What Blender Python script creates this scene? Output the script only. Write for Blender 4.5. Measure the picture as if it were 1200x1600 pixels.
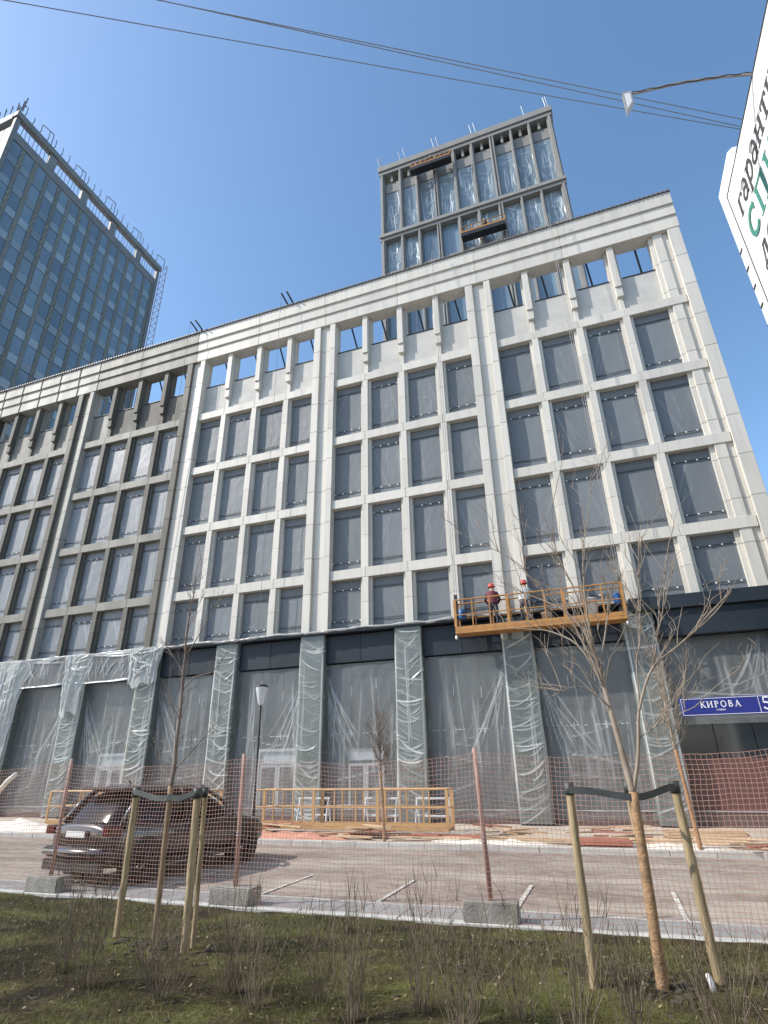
import bpy, bmesh, math, random
import numpy as np
from mathutils import Vector, Matrix, noise

random.seed(7); np.random.seed(7)
S = bpy.context.scene
C = S.collection
for o in list(bpy.data.objects): bpy.data.objects.remove(o)

# ------------------------------------------------------------------ camera
PITCH, ROLL, YAW, FPX = 0.425821, -0.0172029, -0.343917, 880.594
F_ = Vector((math.sin(YAW)*math.cos(PITCH), math.cos(YAW)*math.cos(PITCH), math.sin(PITCH)))
R_ = Vector((math.cos(YAW), -math.sin(YAW), 0)); U_ = R_.cross(F_)
R2 = R_*math.cos(ROLL)+U_*math.sin(ROLL); U2 = -R_*math.sin(ROLL)+U_*math.cos(ROLL)
cd = bpy.data.cameras.new('camera'); cam = bpy.data.objects.new('camera', cd); C.objects.link(cam)
cd.sensor_fit = 'HORIZONTAL'; cd.sensor_width = 36; cd.lens = 36*FPX/1200; cd.clip_start = .05; cd.clip_end = 3000
m = Matrix((R2, U2, -F_)).transposed().to_4x4(); m.translation = (0, 0, 2.0); cam.matrix_world = m
S.camera = cam
S.render.resolution_x, S.render.resolution_y = 768, 1024

# ------------------------------------------------------------------ sky, sun, exposure
SUN_EL = math.radians(40); SH = Vector((-1, -0.5, 0)).normalized()
SUND = SH*math.cos(SUN_EL)+Vector((0, 0, math.sin(SUN_EL)))
w = bpy.data.worlds.new('World'); S.world = w; w.use_nodes = True
nt = w.node_tree; bg = nt.nodes['Background']; sk = nt.nodes.new('ShaderNodeTexSky')
sk.sky_type = 'NISHITA'; sk.sun_disc = False; sk.sun_elevation = SUN_EL
sk.sun_rotation = math.atan2(SUND.x, SUND.y)
sk.altitude = 100; sk.air_density = 1.0; sk.dust_density = 1.0; sk.ozone_density = 2.4
hs = nt.nodes.new('ShaderNodeHueSaturation'); hs.inputs['Saturation'].default_value = 1.07; hs.inputs['Hue'].default_value = .494
nt.links.new(sk.outputs[0], hs.inputs['Color']); nt.links.new(hs.outputs[0], bg.inputs[0]); bg.inputs[1].default_value = 0.15
sl = bpy.data.lights.new('sun', 'SUN'); sl.energy = 3.1; sl.angle = math.radians(.5); sl.color = (1, .94, .85)
so = bpy.data.objects.new('sun', sl); C.objects.link(so)
so.rotation_euler = (-SUND).to_track_quat('-Z', 'Y').to_euler(); so.location = SUND*200
S.view_settings.view_transform = 'Standard'; S.view_settings.look = 'None'
S.view_settings.exposure = 0.82; S.view_settings.gamma = 1
S.render.engine = 'CYCLES'
S.cycles.max_bounces = 8; S.cycles.transparent_max_bounces = 24

# ------------------------------------------------------------------ materials
MATS = {}
def mat(name, col, rough=.6, col2=None, scale=3.0, stretch=(1, 1, 1), detail=5, bump=0, bscale=None, bstretch=None, metal=0,
        rnd=0, spec=.5, coat=0, alpha=None, ntype='FBM', trans=0, contrast=(.35, .7), coord='pos', bdist=.02):
    if name in MATS: return MATS[name]
    M = bpy.data.materials.new(name); MATS[name] = M; M.use_nodes = True
    N, L = M.node_tree.nodes, M.node_tree.links
    b = N['Principled BSDF']; out = N['Material Output']
    b.inputs['Roughness'].default_value = rough; b.inputs['Metallic'].default_value = metal
    b.inputs['Specular IOR Level'].default_value = spec; b.inputs['Coat Weight'].default_value = coat
    b.inputs['Coat Roughness'].default_value = .06
    if coord == 'pos': src = N.new('ShaderNodeNewGeometry').outputs['Position']
    else: src = N.new('ShaderNodeTexCoord').outputs['Object']
    def mp(st):
        q = N.new('ShaderNodeMapping'); q.inputs['Scale'].default_value = st; L.new(src, q.inputs['Vector']); return q.outputs[0]
    col = (*col, 1)
    cur = None
    if col2 is not None:
        n = N.new('ShaderNodeTexNoise'); n.inputs['Scale'].default_value = scale; n.inputs['Detail'].default_value = detail
        n.inputs['Roughness'].default_value = .62
        L.new(mp(stretch), n.inputs['Vector'])
        r = N.new('ShaderNodeValToRGB'); r.color_ramp.elements[0].position, r.color_ramp.elements[1].position = contrast
        r.color_ramp.elements[0].color = col; r.color_ramp.elements[1].color = (*col2, 1)
        L.new(n.outputs['Fac'], r.inputs[0]); cur = r.outputs[0]
        rr = N.new('ShaderNodeMapRange'); rr.inputs['To Min'].default_value = max(.02, rough-.1); rr.inputs['To Max'].default_value = min(1, rough+.1)
        L.new(n.outputs['Fac'], rr.inputs[0]); L.new(rr.outputs[0], b.inputs['Roughness'])
    if rnd:
        oi = N.new('ShaderNodeObjectInfo'); mr = N.new('ShaderNodeMapRange')
        mr.inputs['To Min'].default_value = 1-rnd; mr.inputs['To Max'].default_value = 1+rnd
        L.new(oi.outputs['Random'], mr.inputs[0])
        hv = N.new('ShaderNodeHueSaturation')
        if cur: L.new(cur, hv.inputs['Color'])
        else: hv.inputs['Color'].default_value = col
        L.new(mr.outputs[0], hv.inputs['Value']); cur = hv.outputs[0]
    if cur: L.new(cur, b.inputs['Base Color'])
    else: b.inputs['Base Color'].default_value = col
    if bump:
        n2 = N.new('ShaderNodeTexNoise'); n2.inputs['Scale'].default_value = bscale or scale*4; n2.inputs['Detail'].default_value = 4
        n2.noise_type = ntype; n2.normalize = True
        L.new(mp(bstretch or stretch), n2.inputs['Vector'])
        bp = N.new('ShaderNodeBump'); bp.inputs['Strength'].default_value = bump; bp.inputs['Distance'].default_value = bdist
        L.new(n2.outputs['Fac'], bp.inputs['Height']); L.new(bp.outputs[0], b.inputs['Normal'])
    sh = b.outputs[0]
    if trans:
        tr = N.new('ShaderNodeBsdfTranslucent'); tr.inputs[0].default_value = col
        mx = N.new('ShaderNodeMixShader'); mx.inputs[0].default_value = trans
        L.new(sh, mx.inputs[1]); L.new(tr.outputs[0], mx.inputs[2]); sh = mx.outputs[0]
    if alpha is not None:
        tp = N.new('ShaderNodeBsdfTransparent'); mx = N.new('ShaderNodeMixShader')
        n3 = N.new('ShaderNodeTexNoise'); n3.inputs['Scale'].default_value = 1.6; n3.inputs['Detail'].default_value = 4
        L.new(mp((1, 1, .45)), n3.inputs['Vector'])
        m3 = N.new('ShaderNodeMapRange'); m3.inputs['From Min'].default_value = .3; m3.inputs['From Max'].default_value = .7
        m3.inputs['To Min'].default_value = max(0, alpha-.2); m3.inputs['To Max'].default_value = min(1, alpha+.2)
        L.new(n3.outputs['Fac'], m3.inputs[0]); L.new(m3.outputs[0], mx.inputs[0])
        L.new(tp.outputs[0], mx.inputs[1]); L.new(sh, mx.inputs[2]); sh = mx.outputs[0]
    L.new(sh, out.inputs['Surface'])
    return M

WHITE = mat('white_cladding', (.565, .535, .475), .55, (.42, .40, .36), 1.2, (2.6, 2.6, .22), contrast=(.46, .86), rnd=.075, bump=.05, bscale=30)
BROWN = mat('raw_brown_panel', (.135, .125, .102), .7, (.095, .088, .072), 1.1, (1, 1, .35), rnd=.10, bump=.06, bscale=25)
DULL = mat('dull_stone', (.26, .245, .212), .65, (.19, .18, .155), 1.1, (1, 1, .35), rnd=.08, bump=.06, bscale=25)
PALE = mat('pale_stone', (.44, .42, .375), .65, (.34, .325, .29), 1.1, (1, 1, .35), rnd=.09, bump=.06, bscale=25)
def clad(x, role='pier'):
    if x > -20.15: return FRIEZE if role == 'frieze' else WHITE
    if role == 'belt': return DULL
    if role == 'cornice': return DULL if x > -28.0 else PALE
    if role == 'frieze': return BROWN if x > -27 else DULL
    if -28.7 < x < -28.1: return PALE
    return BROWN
FRIEZE = mat('frieze_render', (.50, .485, .45), .7, (.43, .415, .385), 1.5, rnd=.03, bump=.05, bscale=40)
CONC = mat('concrete', (.36, .35, .33), .85, (.27, .26, .25), 2.0, bump=.2, bscale=20)
def film(name, base, crs, a0, a1, rough=.3, rnd=0, spec=.6, base2=None, trans=.12):
    """plastic film: milky to clear, denser along its folds, with sun highlights painted white there (mesh attribute 'fold')"""
    M = bpy.data.materials.new(name); MATS[name] = M; M.use_nodes = True
    N, L = M.node_tree.nodes, M.node_tree.links; b = N['Principled BSDF']
    g = N.new('ShaderNodeNewGeometry')
    at = N.new('ShaderNodeAttribute'); at.attribute_name = 'fold'; cur = at.outputs['Fac']
    def math_(op, a, bb=None, clamp=False):
        q = N.new('ShaderNodeMath'); q.operation = op; q.use_clamp = clamp
        for k_, v_ in enumerate((a, bb)):
            if v_ is None: continue
            if isinstance(v_, (int, float)): q.inputs[k_].default_value = v_
            else: L.new(v_, q.inputs[k_])
        return q.outputs[0]
    lo = N.new('ShaderNodeTexNoise'); lo.inputs['Scale'].default_value = .8; lo.inputs['Detail'].default_value = 3
    mp = N.new('ShaderNodeMapping'); mp.inputs['Scale'].default_value = (1, 1, .5); L.new(g.outputs['Position'], mp.inputs[0]); L.new(mp.outputs[0], lo.inputs['Vector'])
    mb_ = N.new('ShaderNodeMix'); mb_.data_type = 'RGBA'; mb_.inputs[6].default_value = (*base, 1); mb_.inputs[7].default_value = (*(base2 or base), 1); L.new(lo.outputs['Fac'], mb_.inputs[0])
    src = mb_.outputs[2]
    if rnd:
        oi = N.new('ShaderNodeObjectInfo'); mr = N.new('ShaderNodeMapRange'); mr.inputs['To Min'].default_value = 1-rnd; mr.inputs['To Max'].default_value = 1+rnd
        L.new(oi.outputs['Random'], mr.inputs[0]); hv = N.new('ShaderNodeHueSaturation'); L.new(src, hv.inputs['Color']); L.new(mr.outputs[0], hv.inputs['Value']); src = hv.outputs[0]
    mx = N.new('ShaderNodeMix'); mx.data_type = 'RGBA'; mx.inputs[7].default_value = (*crs, 1); L.new(cur, mx.inputs[0])  # whitens the folds: denser film plus painted-in highlights
    L.new(src, mx.inputs[6]); L.new(mx.outputs[2], b.inputs['Base Color'])
    b.inputs['Roughness'].default_value = rough; b.inputs['Specular IOR Level'].default_value = spec
    sh = b.outputs[0]
    if a0 < 1:
        tr = N.new('ShaderNodeBsdfTranslucent'); L.new(mx.outputs[2], tr.inputs[0]); m1 = N.new('ShaderNodeMixShader'); m1.inputs[0].default_value = trans; L.new(sh, m1.inputs[1]); L.new(tr.outputs[0], m1.inputs[2])
        tp = N.new('ShaderNodeBsdfTransparent'); ms = N.new('ShaderNodeMixShader')
        al = math_('ADD', math_('MULTIPLY', cur, a1-a0), math_('ADD', math_('MULTIPLY', lo.outputs['Fac'], .3), a0-.15), True)
        L.new(al, ms.inputs[0]); L.new(tp.outputs[0], ms.inputs[1]); L.new(m1.outputs[0], ms.inputs[2]); sh = ms.outputs[0]
    L.new(sh, N['Material Output'].inputs['Surface'])
    return M
FILMW = film('window_film', (.140, .155, .168), (.36, .38, .40), 1, 1, .55, .09, .35, (.170, .186, .199))
FILML = film('milky_window_film', (.20, .213, .23), (.48, .50, .52), 1, 1, .5, .10, .4, (.245, .258, .275))
FILMC = film('wrap_film', (.25, .275, .258), (.84, .86, .83), .62, .96, .24, .10, .7, (.22, .245, .23))
FILMS = film('sheet_film', (.30, .315, .315), (.72, .74, .73), .36, .80, .30, .08, .6)
FILMD = film('drape_film', (.60, .61, .59), (.92, .93, .91), .60, .98, .28, .06, .6, None, .2)
FILMV = film('veil_film', (.46, .47, .46), (.86, .87, .86), .34, .9, .30, .06, .6)
FILMT = film('tower_film', (.22, .275, .31), (.74, .80, .83), 1, 1, .22, .16, .7, (.165, .21, .245))
BATTEN = mat('tape_grey', (.055, .06, .065), .6, rnd=.2)
TAPE = mat('tape_white', (.75, .75, .72), .6)
NAVY = mat('navy_panel', (.014, .021, .030), .5, (.022, .029, .038), 1.2, rnd=.12, bump=.03, bscale=6, spec=.3)
PANEL = mat('grey_glazing_panel', (.050, .057, .062), .36, (.075, .083, .088), .8, (1, 1, .4), rnd=.12, spec=.5)
GLASSD = mat('dark_glass', (.012, .016, .020), .06, (.02, .026, .03), .5, spec=.8)
GRANITE = mat('brown_granite', (.085, .055, .05), .38, (.14, .10, .09), 18, rnd=.08)
SILLD = mat('dark_flashing', (.03, .03, .032), .5)
BLACK = mat('black_steel', (.018, .018, .02), .45)
ROOFM = mat('roof_metal', (.16, .15, .15), .5, rnd=.1)
DOORW = mat('white_door', (.58, .59, .59), .45, (.46, .47, .47), 3)
YELLOW = mat('yellow_steel', (.45, .27, .11), .6, (.32, .19, .09), 5, bump=.1, bscale=30, contrast=(.45, .8))
OCHRE = mat('ochre_steel', (.40, .19, .05), .55, (.22, .105, .04), 5, bump=.1, bscale=30, contrast=(.45, .8))
STEEL = mat('galvanised', (.42, .43, .43), .4, (.30, .31, .31), 6, metal=.7)
ROPE = mat('steel_rope', (.22, .22, .22), .5)
BLUEM = mat('hoist_blue', (.03, .12, .30), .45)
WOOD = mat('stake_wood', (.36, .275, .16), .88, (.15, .115, .065), 3, (8, 8, .7), contrast=(.38, .72), bump=.5, bscale=12, rnd=.12)
TRUNKW = mat('young_bark', (.33, .20, .105), .85, (.13, .085, .052), 9, (1, 1, 1.6), contrast=(.42, .72), bump=.6, bscale=30)
TWIG = mat('pale_twig', (.30, .245, .19), .75, (.20, .155, .115), 6, bump=.15, bscale=25)
TWIGD = mat('dark_twig', (.14, .105, .085), .8, (.20, .155, .12), 6, bump=.15, bscale=25)
SHRUB = mat('shrub_twig', (.10, .078, .055), .85, (.24, .19, .13), 5, (1, 1, 1))
RUBBER = mat('rubber_strap', (.035, .037, .037), .55, (.07, .072, .07), 6)
NET = mat('orange_net', (.56, .31, .235), .6, (.46, .29, .23), .7, (1, 1, .5), trans=.35)
PINKW = mat('painted_post', (.40, .24, .20), .75, (.29, .18, .15), 3, (1, 1, .6), bump=.2, bscale=20)
BLOCK = mat('block_concrete', (.29, .27, .235), .9, (.18, .165, .145), 5, bump=.5, bscale=25)
KERB = mat('kerb_concrete', (.46, .45, .42), .85, (.34, .33, .31), 3, rnd=.08, bump=.25, bscale=30)
SLAB = mat('slab_concrete', (.30, .30, .295), .85, (.22, .22, .215), 4, rnd=.10, bump=.25, bscale=30)
LINE = mat('line_paint', (.58, .56, .52), .8, (.25, .22, .19), 9, contrast=(.40, .70))
GRASS = mat('grass_blade', (.085, .100, .024), .7, (.135, .115, .045), .9, trans=.2, contrast=(.4, .66))
PLANK = mat('plank_wood', (.60, .44, .28), .7, (.42, .28, .17), 4, (1, 4, 4), rnd=.22)
REDPL = mat('red_plank', (.34, .12, .075), .7, (.24, .085, .06), 4, rnd=.2)
SHEET = mat('dust_sheet', (.66, .62, .55), .7, (.50, .45, .38), 3, bump=.3, bscale=6)
PAINT = mat('car_paint', (.018, .017, .018), .25, metal=.3, coat=1.0)
CGLASS = mat('car_glass', (.006, .007, .008), .10, spec=.22)
TYRE = mat('tyre', (.02, .02, .02), .85)
RIM = mat('rim', (.05, .05, .052), .4, metal=.6)
REDL = mat('tail_lens', (.09, .008, .008), .15, coat=.6)
PLATE = mat('plate_white', (.72, .72, .70), .5)
PLASTIC = mat('black_plastic', (.022, .022, .023), .6)
BLUEG = mat('tower_glass', (.13, .20, .265), .10, (.18, .25, .31), .25, rnd=.22, spec=.9)
SPAND = mat('tower_spandrel', (.24, .31, .36), .25, rnd=.25, spec=.7)
BANDD = mat('tower_band', (.15, .165, .165), .7, (.20, .21, .20), 2.2, (1, 1, 1), rnd=.15)
CLIP = mat('tower_clip', (.30, .33, .20), .6, rnd=.4)
TFRAME = mat('tower_frame', (.22, .23, .235), .6, (.16, .17, .175), 1.0, rnd=.12)
BTST = mat('back_tower_stone', (.255, .25, .235), .65, (.21, .205, .195), 1.2, rnd=.06)
BANNER = mat('banner_vinyl', (.82, .83, .80), .5, (.76, .77, .74), .8, bump=.25, bscale=1.3, ntype='RIDGED_MULTIFRACTAL', bdist=.03)
PRINTD = mat('print_charcoal', (.055, .052, .055), .6)
PRINTG = mat('print_green', (.045, .22, .17), .6)
SIGNB = mat('sign_blue', (.012, .02, .20), .3, (.010, .017, .17), 2)
SIGNW = mat('sign_white', (.80, .80, .82), .45)
LAMPG = mat('lamp_diffuser', (.74, .76, .78), .35, trans=.3)
NBR = mat('neighbour_wall', (.50, .48, .44), .75, (.42, .40, .37), .8)
PIPE = mat('cream_pipe', (.66, .62, .52), .5)

def brickmat():
    M = bpy.data.materials.new('paver_surface'); M.use_nodes = True
    N, L = M.node_tree.nodes, M.node_tree.links; b = N['Principled BSDF']
    g = N.new('ShaderNodeNewGeometry'); br = N.new('ShaderNodeTexBrick')
    br.inputs['Scale'].default_value = 1; br.inputs['Brick Width'].default_value = .21; br.inputs['Row Height'].default_value = .105
    br.inputs['Mortar Size'].default_value = .006; br.inputs['Color1'].default_value = (.27, .225, .19, 1); br.inputs['Color2'].default_value = (.155, .125, .105, 1)
    br.inputs['Mortar'].default_value = (.13, .115, .10, 1); br.inputs['Bias'].default_value = 0
    L.new(g.outputs['Position'], br.inputs['Vector'])
    n = N.new('ShaderNodeTexNoise'); n.inputs['Scale'].default_value = .55; n.inputs['Detail'].default_value = 8; n.inputs['Roughness'].default_value = .68
    mp = N.new('ShaderNodeMapping'); mp.inputs['Scale'].default_value = (.45, 1.3, 1); L.new(g.outputs['Position'], mp.inputs[0]); L.new(mp.outputs[0], n.inputs['Vector'])
    r = N.new('ShaderNodeValToRGB'); r.color_ramp.elements[0].position = .42; r.color_ramp.elements[1].position = .70
    L.new(n.outputs['Fac'], r.inputs[0])
    mx = N.new('ShaderNodeMix'); mx.data_type = 'RGBA'; mx.inputs[7].default_value = (.44, .39, .33, 1)
    sc = N.new('ShaderNodeMath'); sc.operation = 'MULTIPLY'; sc.inputs[1].default_value = .85
    L.new(r.outputs[0], sc.inputs[0]); L.new(sc.outputs[0], mx.inputs[0]); L.new(br.outputs['Color'], mx.inputs[6]); L.new(mx.outputs[2], b.inputs['Base Color'])
    b.inputs['Roughness'].default_value = .9
    bp = N.new('ShaderNodeBump'); bp.inputs['Strength'].default_value = .35; bp.inputs['Distance'].default_value = .01
    L.new(br.outputs['Fac'], bp.inputs['Height']); bp.invert = True; L.new(bp.outputs[0], b.inputs['Normal'])
    return M
PAVER = brickmat()
def soilmat():
    M = bpy.data.materials.new('lawn_soil'); M.use_nodes = True
    N, L = M.node_tree.nodes, M.node_tree.links; b = N['Principled BSDF']; g = N.new('ShaderNodeNewGeometry')
    def nz(s, d, rgh=.65):
        n = N.new('ShaderNodeTexNoise'); n.inputs['Scale'].default_value = s; n.inputs['Detail'].default_value = d; n.inputs['Roughness'].default_value = rgh
        L.new(g.outputs['Position'], n.inputs['Vector']); return n
    a = nz(1.1, 7); r = N.new('ShaderNodeValToRGB'); e = r.color_ramp.elements
    e[0].position = .40; e[0].color = (.024, .018, .012, 1); e[1].position = .62; e[1].color = (.098, .098, .032, 1)
    k = e.new(.5); k.color = (.062, .049, .026, 1)
    L.new(a.outputs['Fac'], r.inputs[0])
    c = nz(26, 5, .7); mx = N.new('ShaderNodeMix'); mx.data_type = 'RGBA'; mx.blend_type = 'MULTIPLY'; mx.inputs[0].default_value = .8
    r2 = N.new('ShaderNodeValToRGB'); r2.color_ramp.elements[0].color = (.35, .35, .35, 1); r2.color_ramp.elements[1].color = (1.5, 1.5, 1.4, 1)
    r2.color_ramp.elements[0].position = .3; r2.color_ramp.elements[1].position = .7
    L.new(c.outputs['Fac'], r2.inputs[0]); L.new(r.outputs[0], mx.inputs[6]); L.new(r2.outputs[0], mx.inputs[7]); L.new(mx.outputs[2], b.inputs['Base Color'])
    b.inputs['Roughness'].default_value = .95; b.inputs['Specular IOR Level'].default_value = .15
    bp = N.new('ShaderNodeBump'); bp.inputs['Strength'].default_value = .9; bp.inputs['Distance'].default_value = .03
    L.new(c.outputs['Fac'], bp.inputs['Height']); L.new(bp.outputs[0], b.inputs['Normal'])
    return M
SOIL = soilmat()

# ------------------------------------------------------------------ helpers
WL = {}
def tag(o, label=None, cat=None, group=None, kind=None):
    if label: o['label'] = label
    if cat: o['category'] = cat
    if group: o['group'] = group
    if kind: o['kind'] = kind
    return o
def wl(p): return WL.get(p.name, Vector((0, 0, 0))) if p else Vector((0, 0, 0))
def empty(name, loc, label=None, cat=None, group=None, rz=0):
    o = bpy.data.objects.new(name, None); C.objects.link(o); o.location = loc; o.rotation_euler.z = rz
    o.empty_display_size = .2; WL[o.name] = Vector(loc)
    return tag(o, label, cat, group)
def add(name, me, parent=None, loc=(0, 0, 0), local=False, rot=None):
    o = bpy.data.objects.new(name, me); C.objects.link(o)
    loc = Vector(loc)
    if parent:
        o.parent = parent
        o.location = loc if local else loc-wl(parent)
        WL[o.name] = loc if not local else loc+wl(parent)
    else:
        o.location = loc; WL[o.name] = loc
    if rot: o.rotation_euler = rot
    return o
CB = {}
def cbox(dx, dy, dz, mt, b=.012):
    b = min(b, dx*.3, dy*.3, dz*.3); key = (round(dx, 3), round(dy, 3), round(dz, 3), mt.name, round(b, 4))
    if key in CB: return CB[key]
    bm = bmesh.new(); bmesh.ops.create_cube(bm, size=1)
    for v in bm.verts: v.co = Vector((v.co.x*dx, v.co.y*dy, v.co.z*dz))
    if b > .0005: bmesh.ops.bevel(bm, geom=bm.edges[:], offset=b, segments=1, affect='EDGES')
    me = bpy.data.meshes.new('block'); bm.to_mesh(me); bm.free(); me.materials.append(mt); CB[key] = me
    return me
def box(name, parent, x0, x1, y0, y1, z0, z1, mt, b=.012, local=False):
    return add(name, cbox(x1-x0, y1-y0, z1-z0, mt, b), parent, ((x0+x1)/2, (y0+y1)/2, (z0+z1)/2), local)
class MB:
    def __init__(s): s.v = []; s.f = []
    def box(s, x0, x1, y0, y1, z0, z1):
        n = len(s.v); s.v += [(x, y, z) for z in (z0, z1) for y in (y0, y1) for x in (x0, x1)]
        s.f += [tuple(n+i for i in q) for q in ((0, 2, 3, 1), (4, 5, 7, 6), (0, 1, 5, 4), (2, 6, 7, 3), (0, 4, 6, 2), (1, 3, 7, 5))]; return s
    def tube(s, pts, rad, n=6, caps=True):
        pts = [Vector(p) for p in pts]
        if not hasattr(rad, '__len__'): rad = [rad]*len(pts)
        up = None; rings = []
        for i, p in enumerate(pts):
            t = (pts[min(i+1, len(pts)-1)]-pts[max(i-1, 0)])
            if t.length < 1e-9: t = Vector((0, 0, 1))
            t.normalize()
            if up is None: up = Vector((1, 0, 0)) if abs(t.x) < .8 else Vector((0, 1, 0))
            a = up-t*up.dot(t)
            if a.length < 1e-5: a = t.orthogonal()
            a.normalize(); up = a; bb = t.cross(a); k = len(s.v)
            for j in range(n):
                an = 2*math.pi*j/n; s.v.append(tuple(p+(a*math.cos(an)+bb*math.sin(an))*rad[i]))
            rings.append(k)
        for q in range(len(rings)-1):
            for j in range(n):
                s.f.append((rings[q]+j, rings[q]+(j+1) % n, rings[q+1]+(j+1) % n, rings[q+1]+j))
        if caps:
            s.f.append(tuple(rings[0]+j for j in reversed(range(n)))); s.f.append(tuple(rings[-1]+j for j in range(n)))
        return s
    def bar(s, a, b, r, n=4): return s.tube([a, b], r, n)
    def quad(s, a, b, c, d):
        n = len(s.v); s.v += [tuple(a), tuple(b), tuple(c), tuple(d)]; s.f.append((n, n+1, n+2, n+3)); return s
    def grid(s, fn, nu, nv, closed=False):
        n = len(s.v)
        for j in range(nv+1):
            for i in range(nu+(0 if closed else 1)): s.v.append(tuple(fn(i/nu, j/nv)))
        W = nu if closed else nu+1
        for j in range(nv):
            for i in range(nu):
                i2 = (i+1) % W if closed else i+1
                s.f.append((n+j*W+i, n+j*W+i2, n+(j+1)*W+i2, n+(j+1)*W+i))
        return s
    def lathe(s, prof, n=16, c=(0, 0, 0)):
        return s.grid(lambda u, t: (c[0]+prof[round(t*(len(prof)-1))][0]*math.cos(2*math.pi*u), c[1]+prof[round(t*(len(prof)-1))][0]*math.sin(2*math.pi*u), c[2]+prof[round(t*(len(prof)-1))][1]), n, len(prof)-1, True)
    def mesh(s, mt, smooth=False, off=None):
        me = bpy.data.meshes.new('shape')
        v = s.v if off is None else [(a-off[0], b-off[1], c-off[2]) for a, b, c in s.v]
        me.from_pydata(v, [], s.f); me.materials.append(mt)
        if smooth: me.polygons.foreach_set('use_smooth', [True]*len(me.polygons))
        me.update(); return me
    def build(s, name, mt, parent=None, smooth=False):
        """verts in world (or, under a rotated root, local) coordinates"""
        o = wl(parent) if parent else Vector((0, 0, 0))
        return add(name, s.mesh(mt, smooth, o), parent, o)
def nz(x, y=0, z=0): return noise.noise(Vector((x, y, z)))
def ridge(x, y=0, z=0): return 1-abs(nz(x, y, z))*2
def crease(x, y=0, z=0, k=5): return max(0, 1-abs(nz(x, y, z))*k)
def U(a, b): return random.uniform(a, b)
def foldsheet(w, h, nu, nv, arcs, lines, mt, amp=.03, low=.03, seed=0., pinch=True, shape=None):
    """film grid, u across (-w/2..w/2), v up (0..h). arcs: (zc, x0, x1, tilt, sag, width, strength); lines: (xc, z0, z1, tilt, bow, width, strength)"""
    u = np.linspace(-w/2, w/2, nu+1); v = np.linspace(0, h, nv+1); X, Z = np.meshgrid(u, v); F = np.zeros_like(X)
    for (zc, x0, x1, tilt, sag, wd, stg) in arcs:
        t = (X-x0)/(x1-x0); m_ = np.clip(np.minimum(t, 1-t)*5, 0, 1)*((t > 0) & (t < 1)); q = 2*t-1
        sl = (tilt+4*sag*q/(x1-x0)); dist = np.abs(Z-(zc+tilt*(X-(x0+x1)/2)+sag*(q*q-1)))/np.sqrt(1+sl*sl)
        F = np.maximum(F, stg*m_*np.exp(-(dist/wd)**2))
    for (xc, z0, z1, tilt, bow, wd, stg) in lines:
        t = (Z-z0)/(z1-z0); m_ = np.clip(np.minimum(t, 1-t)*5, 0, 1)*((t > 0) & (t < 1)); q = 2*t-1
        sl = tilt+4*bow*q/(z1-z0); dist = np.abs(X-(xc+tilt*(Z-(z0+z1)/2)+bow*(q*q-1)))/np.sqrt(1+sl*sl)
        F = np.maximum(F, stg*m_*np.exp(-(dist/wd)**2))
    Fs = F.ravel(); vs = []; Xr, Zr = X.ravel(), Z.ravel()
    for x, z, f in zip(Xr, Zr, Fs):
        d = amp*f+low*nz(x*1.1, z*.6, seed)+low*.35*nz(x*4, z*2.5, seed+4)
        vs.append(shape(x, z, d) if shape else (x, -d, z))
    W = nu+1; fs = [(j*W+i, j*W+i+1, (j+1)*W+i+1, (j+1)*W+i) for j in range(nv) for i in range(nu)]
    me = bpy.data.meshes.new('film'); me.from_pydata(vs, [], fs); me.materials.append(mt); me.polygons.foreach_set('use_smooth', [True]*len(me.polygons))
    a = me.attributes.new('fold', 'FLOAT', 'POINT'); a.data.foreach_set('value', np.clip(Fs, 0, 1).astype(np.float32)); me.update(); return me

# ------------------------------------------------------------------ ground, street, lawn
mb = MB(); mb.quad((-400, -400, -.03), (400, -400, -.03), (400, 600, -.03), (-400, 600, -.03))
tag(mb.build('ground', mat('far_ground', (.20, .185, .165), .95, (.14, .13, .12), .4)), kind='structure')
mb = MB(); mb.grid(lambda u, v: (-60+85*u, 9.2+7.6*v, .008*nz(u*40, v*6)), 120, 14)
tag(mb.build('parking_paving', PAVER, smooth=True), kind='structure')
KY = 9.30
def lawn_z(x, y):
    t = max(0, min(1, (KY-.1-y)/3.2))
    return .015+.30*t*t*(3-2*t)+.035*nz(x*.8, y*.8)+.018*nz(x*3.1, y*3.1, 4)
mb = MB(); mb.grid(lambda u, v: (-16+24*u, -3+(KY-.1+3)*v, lawn_z(-16+24*u, -3+(KY-.1+3)*v)+.012*nz(u*260, v*130)), 260, 130)
tag(mb.build('lawn', SOIL, smooth=True), kind='structure')
mb = MB(); mb.box(-60, -16, -3, KY-.1, -.02, .1); mb.box(8, 25, -3, KY-.1, -.02, .1)
tag(mb.build('lawn_margin', SOIL), kind='structure')
mb = MB(); mb.box(-60, 25, -9, -3.0, -.02, .30)
tag(mb.build('near_pavement', SLAB), kind='structure')
kerb = tag(empty('kerb', (-5, KY, 0)), kind='structure')
for i in range(-22, 10):
    box('kerb_stone', kerb, i*.8+.004, i*.8+.796, KY-.10, KY+.05, -.05, .040+.006*nz(i*.7), KERB, .012)
gut = tag(empty('gutter_strip', (-5, KY+.4, 0)), kind='structure')
for i in range(-44, 12):
    for j in range(2):
        box('paving_slab', gut, i*.36+.004, i*.36+.356, KY+.056+j*.36, KY+.41+j*.36, -.03, .022+.004*nz(i*3.3, j*5.1), SLAB, .006)
box('paving_edge', gut, -30, 6, KY+.785, KY+.87, -.03, .034, KERB, .006)
for X0 in (-8.3, -6.1, -3.9, -1.68, .66, 2.95):
    a = box('parking_line', None, X0-.035, X0+.035, KY+.9, 12.3, .010, .018, LINE, 0); tag(a, kind='structure')
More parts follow.
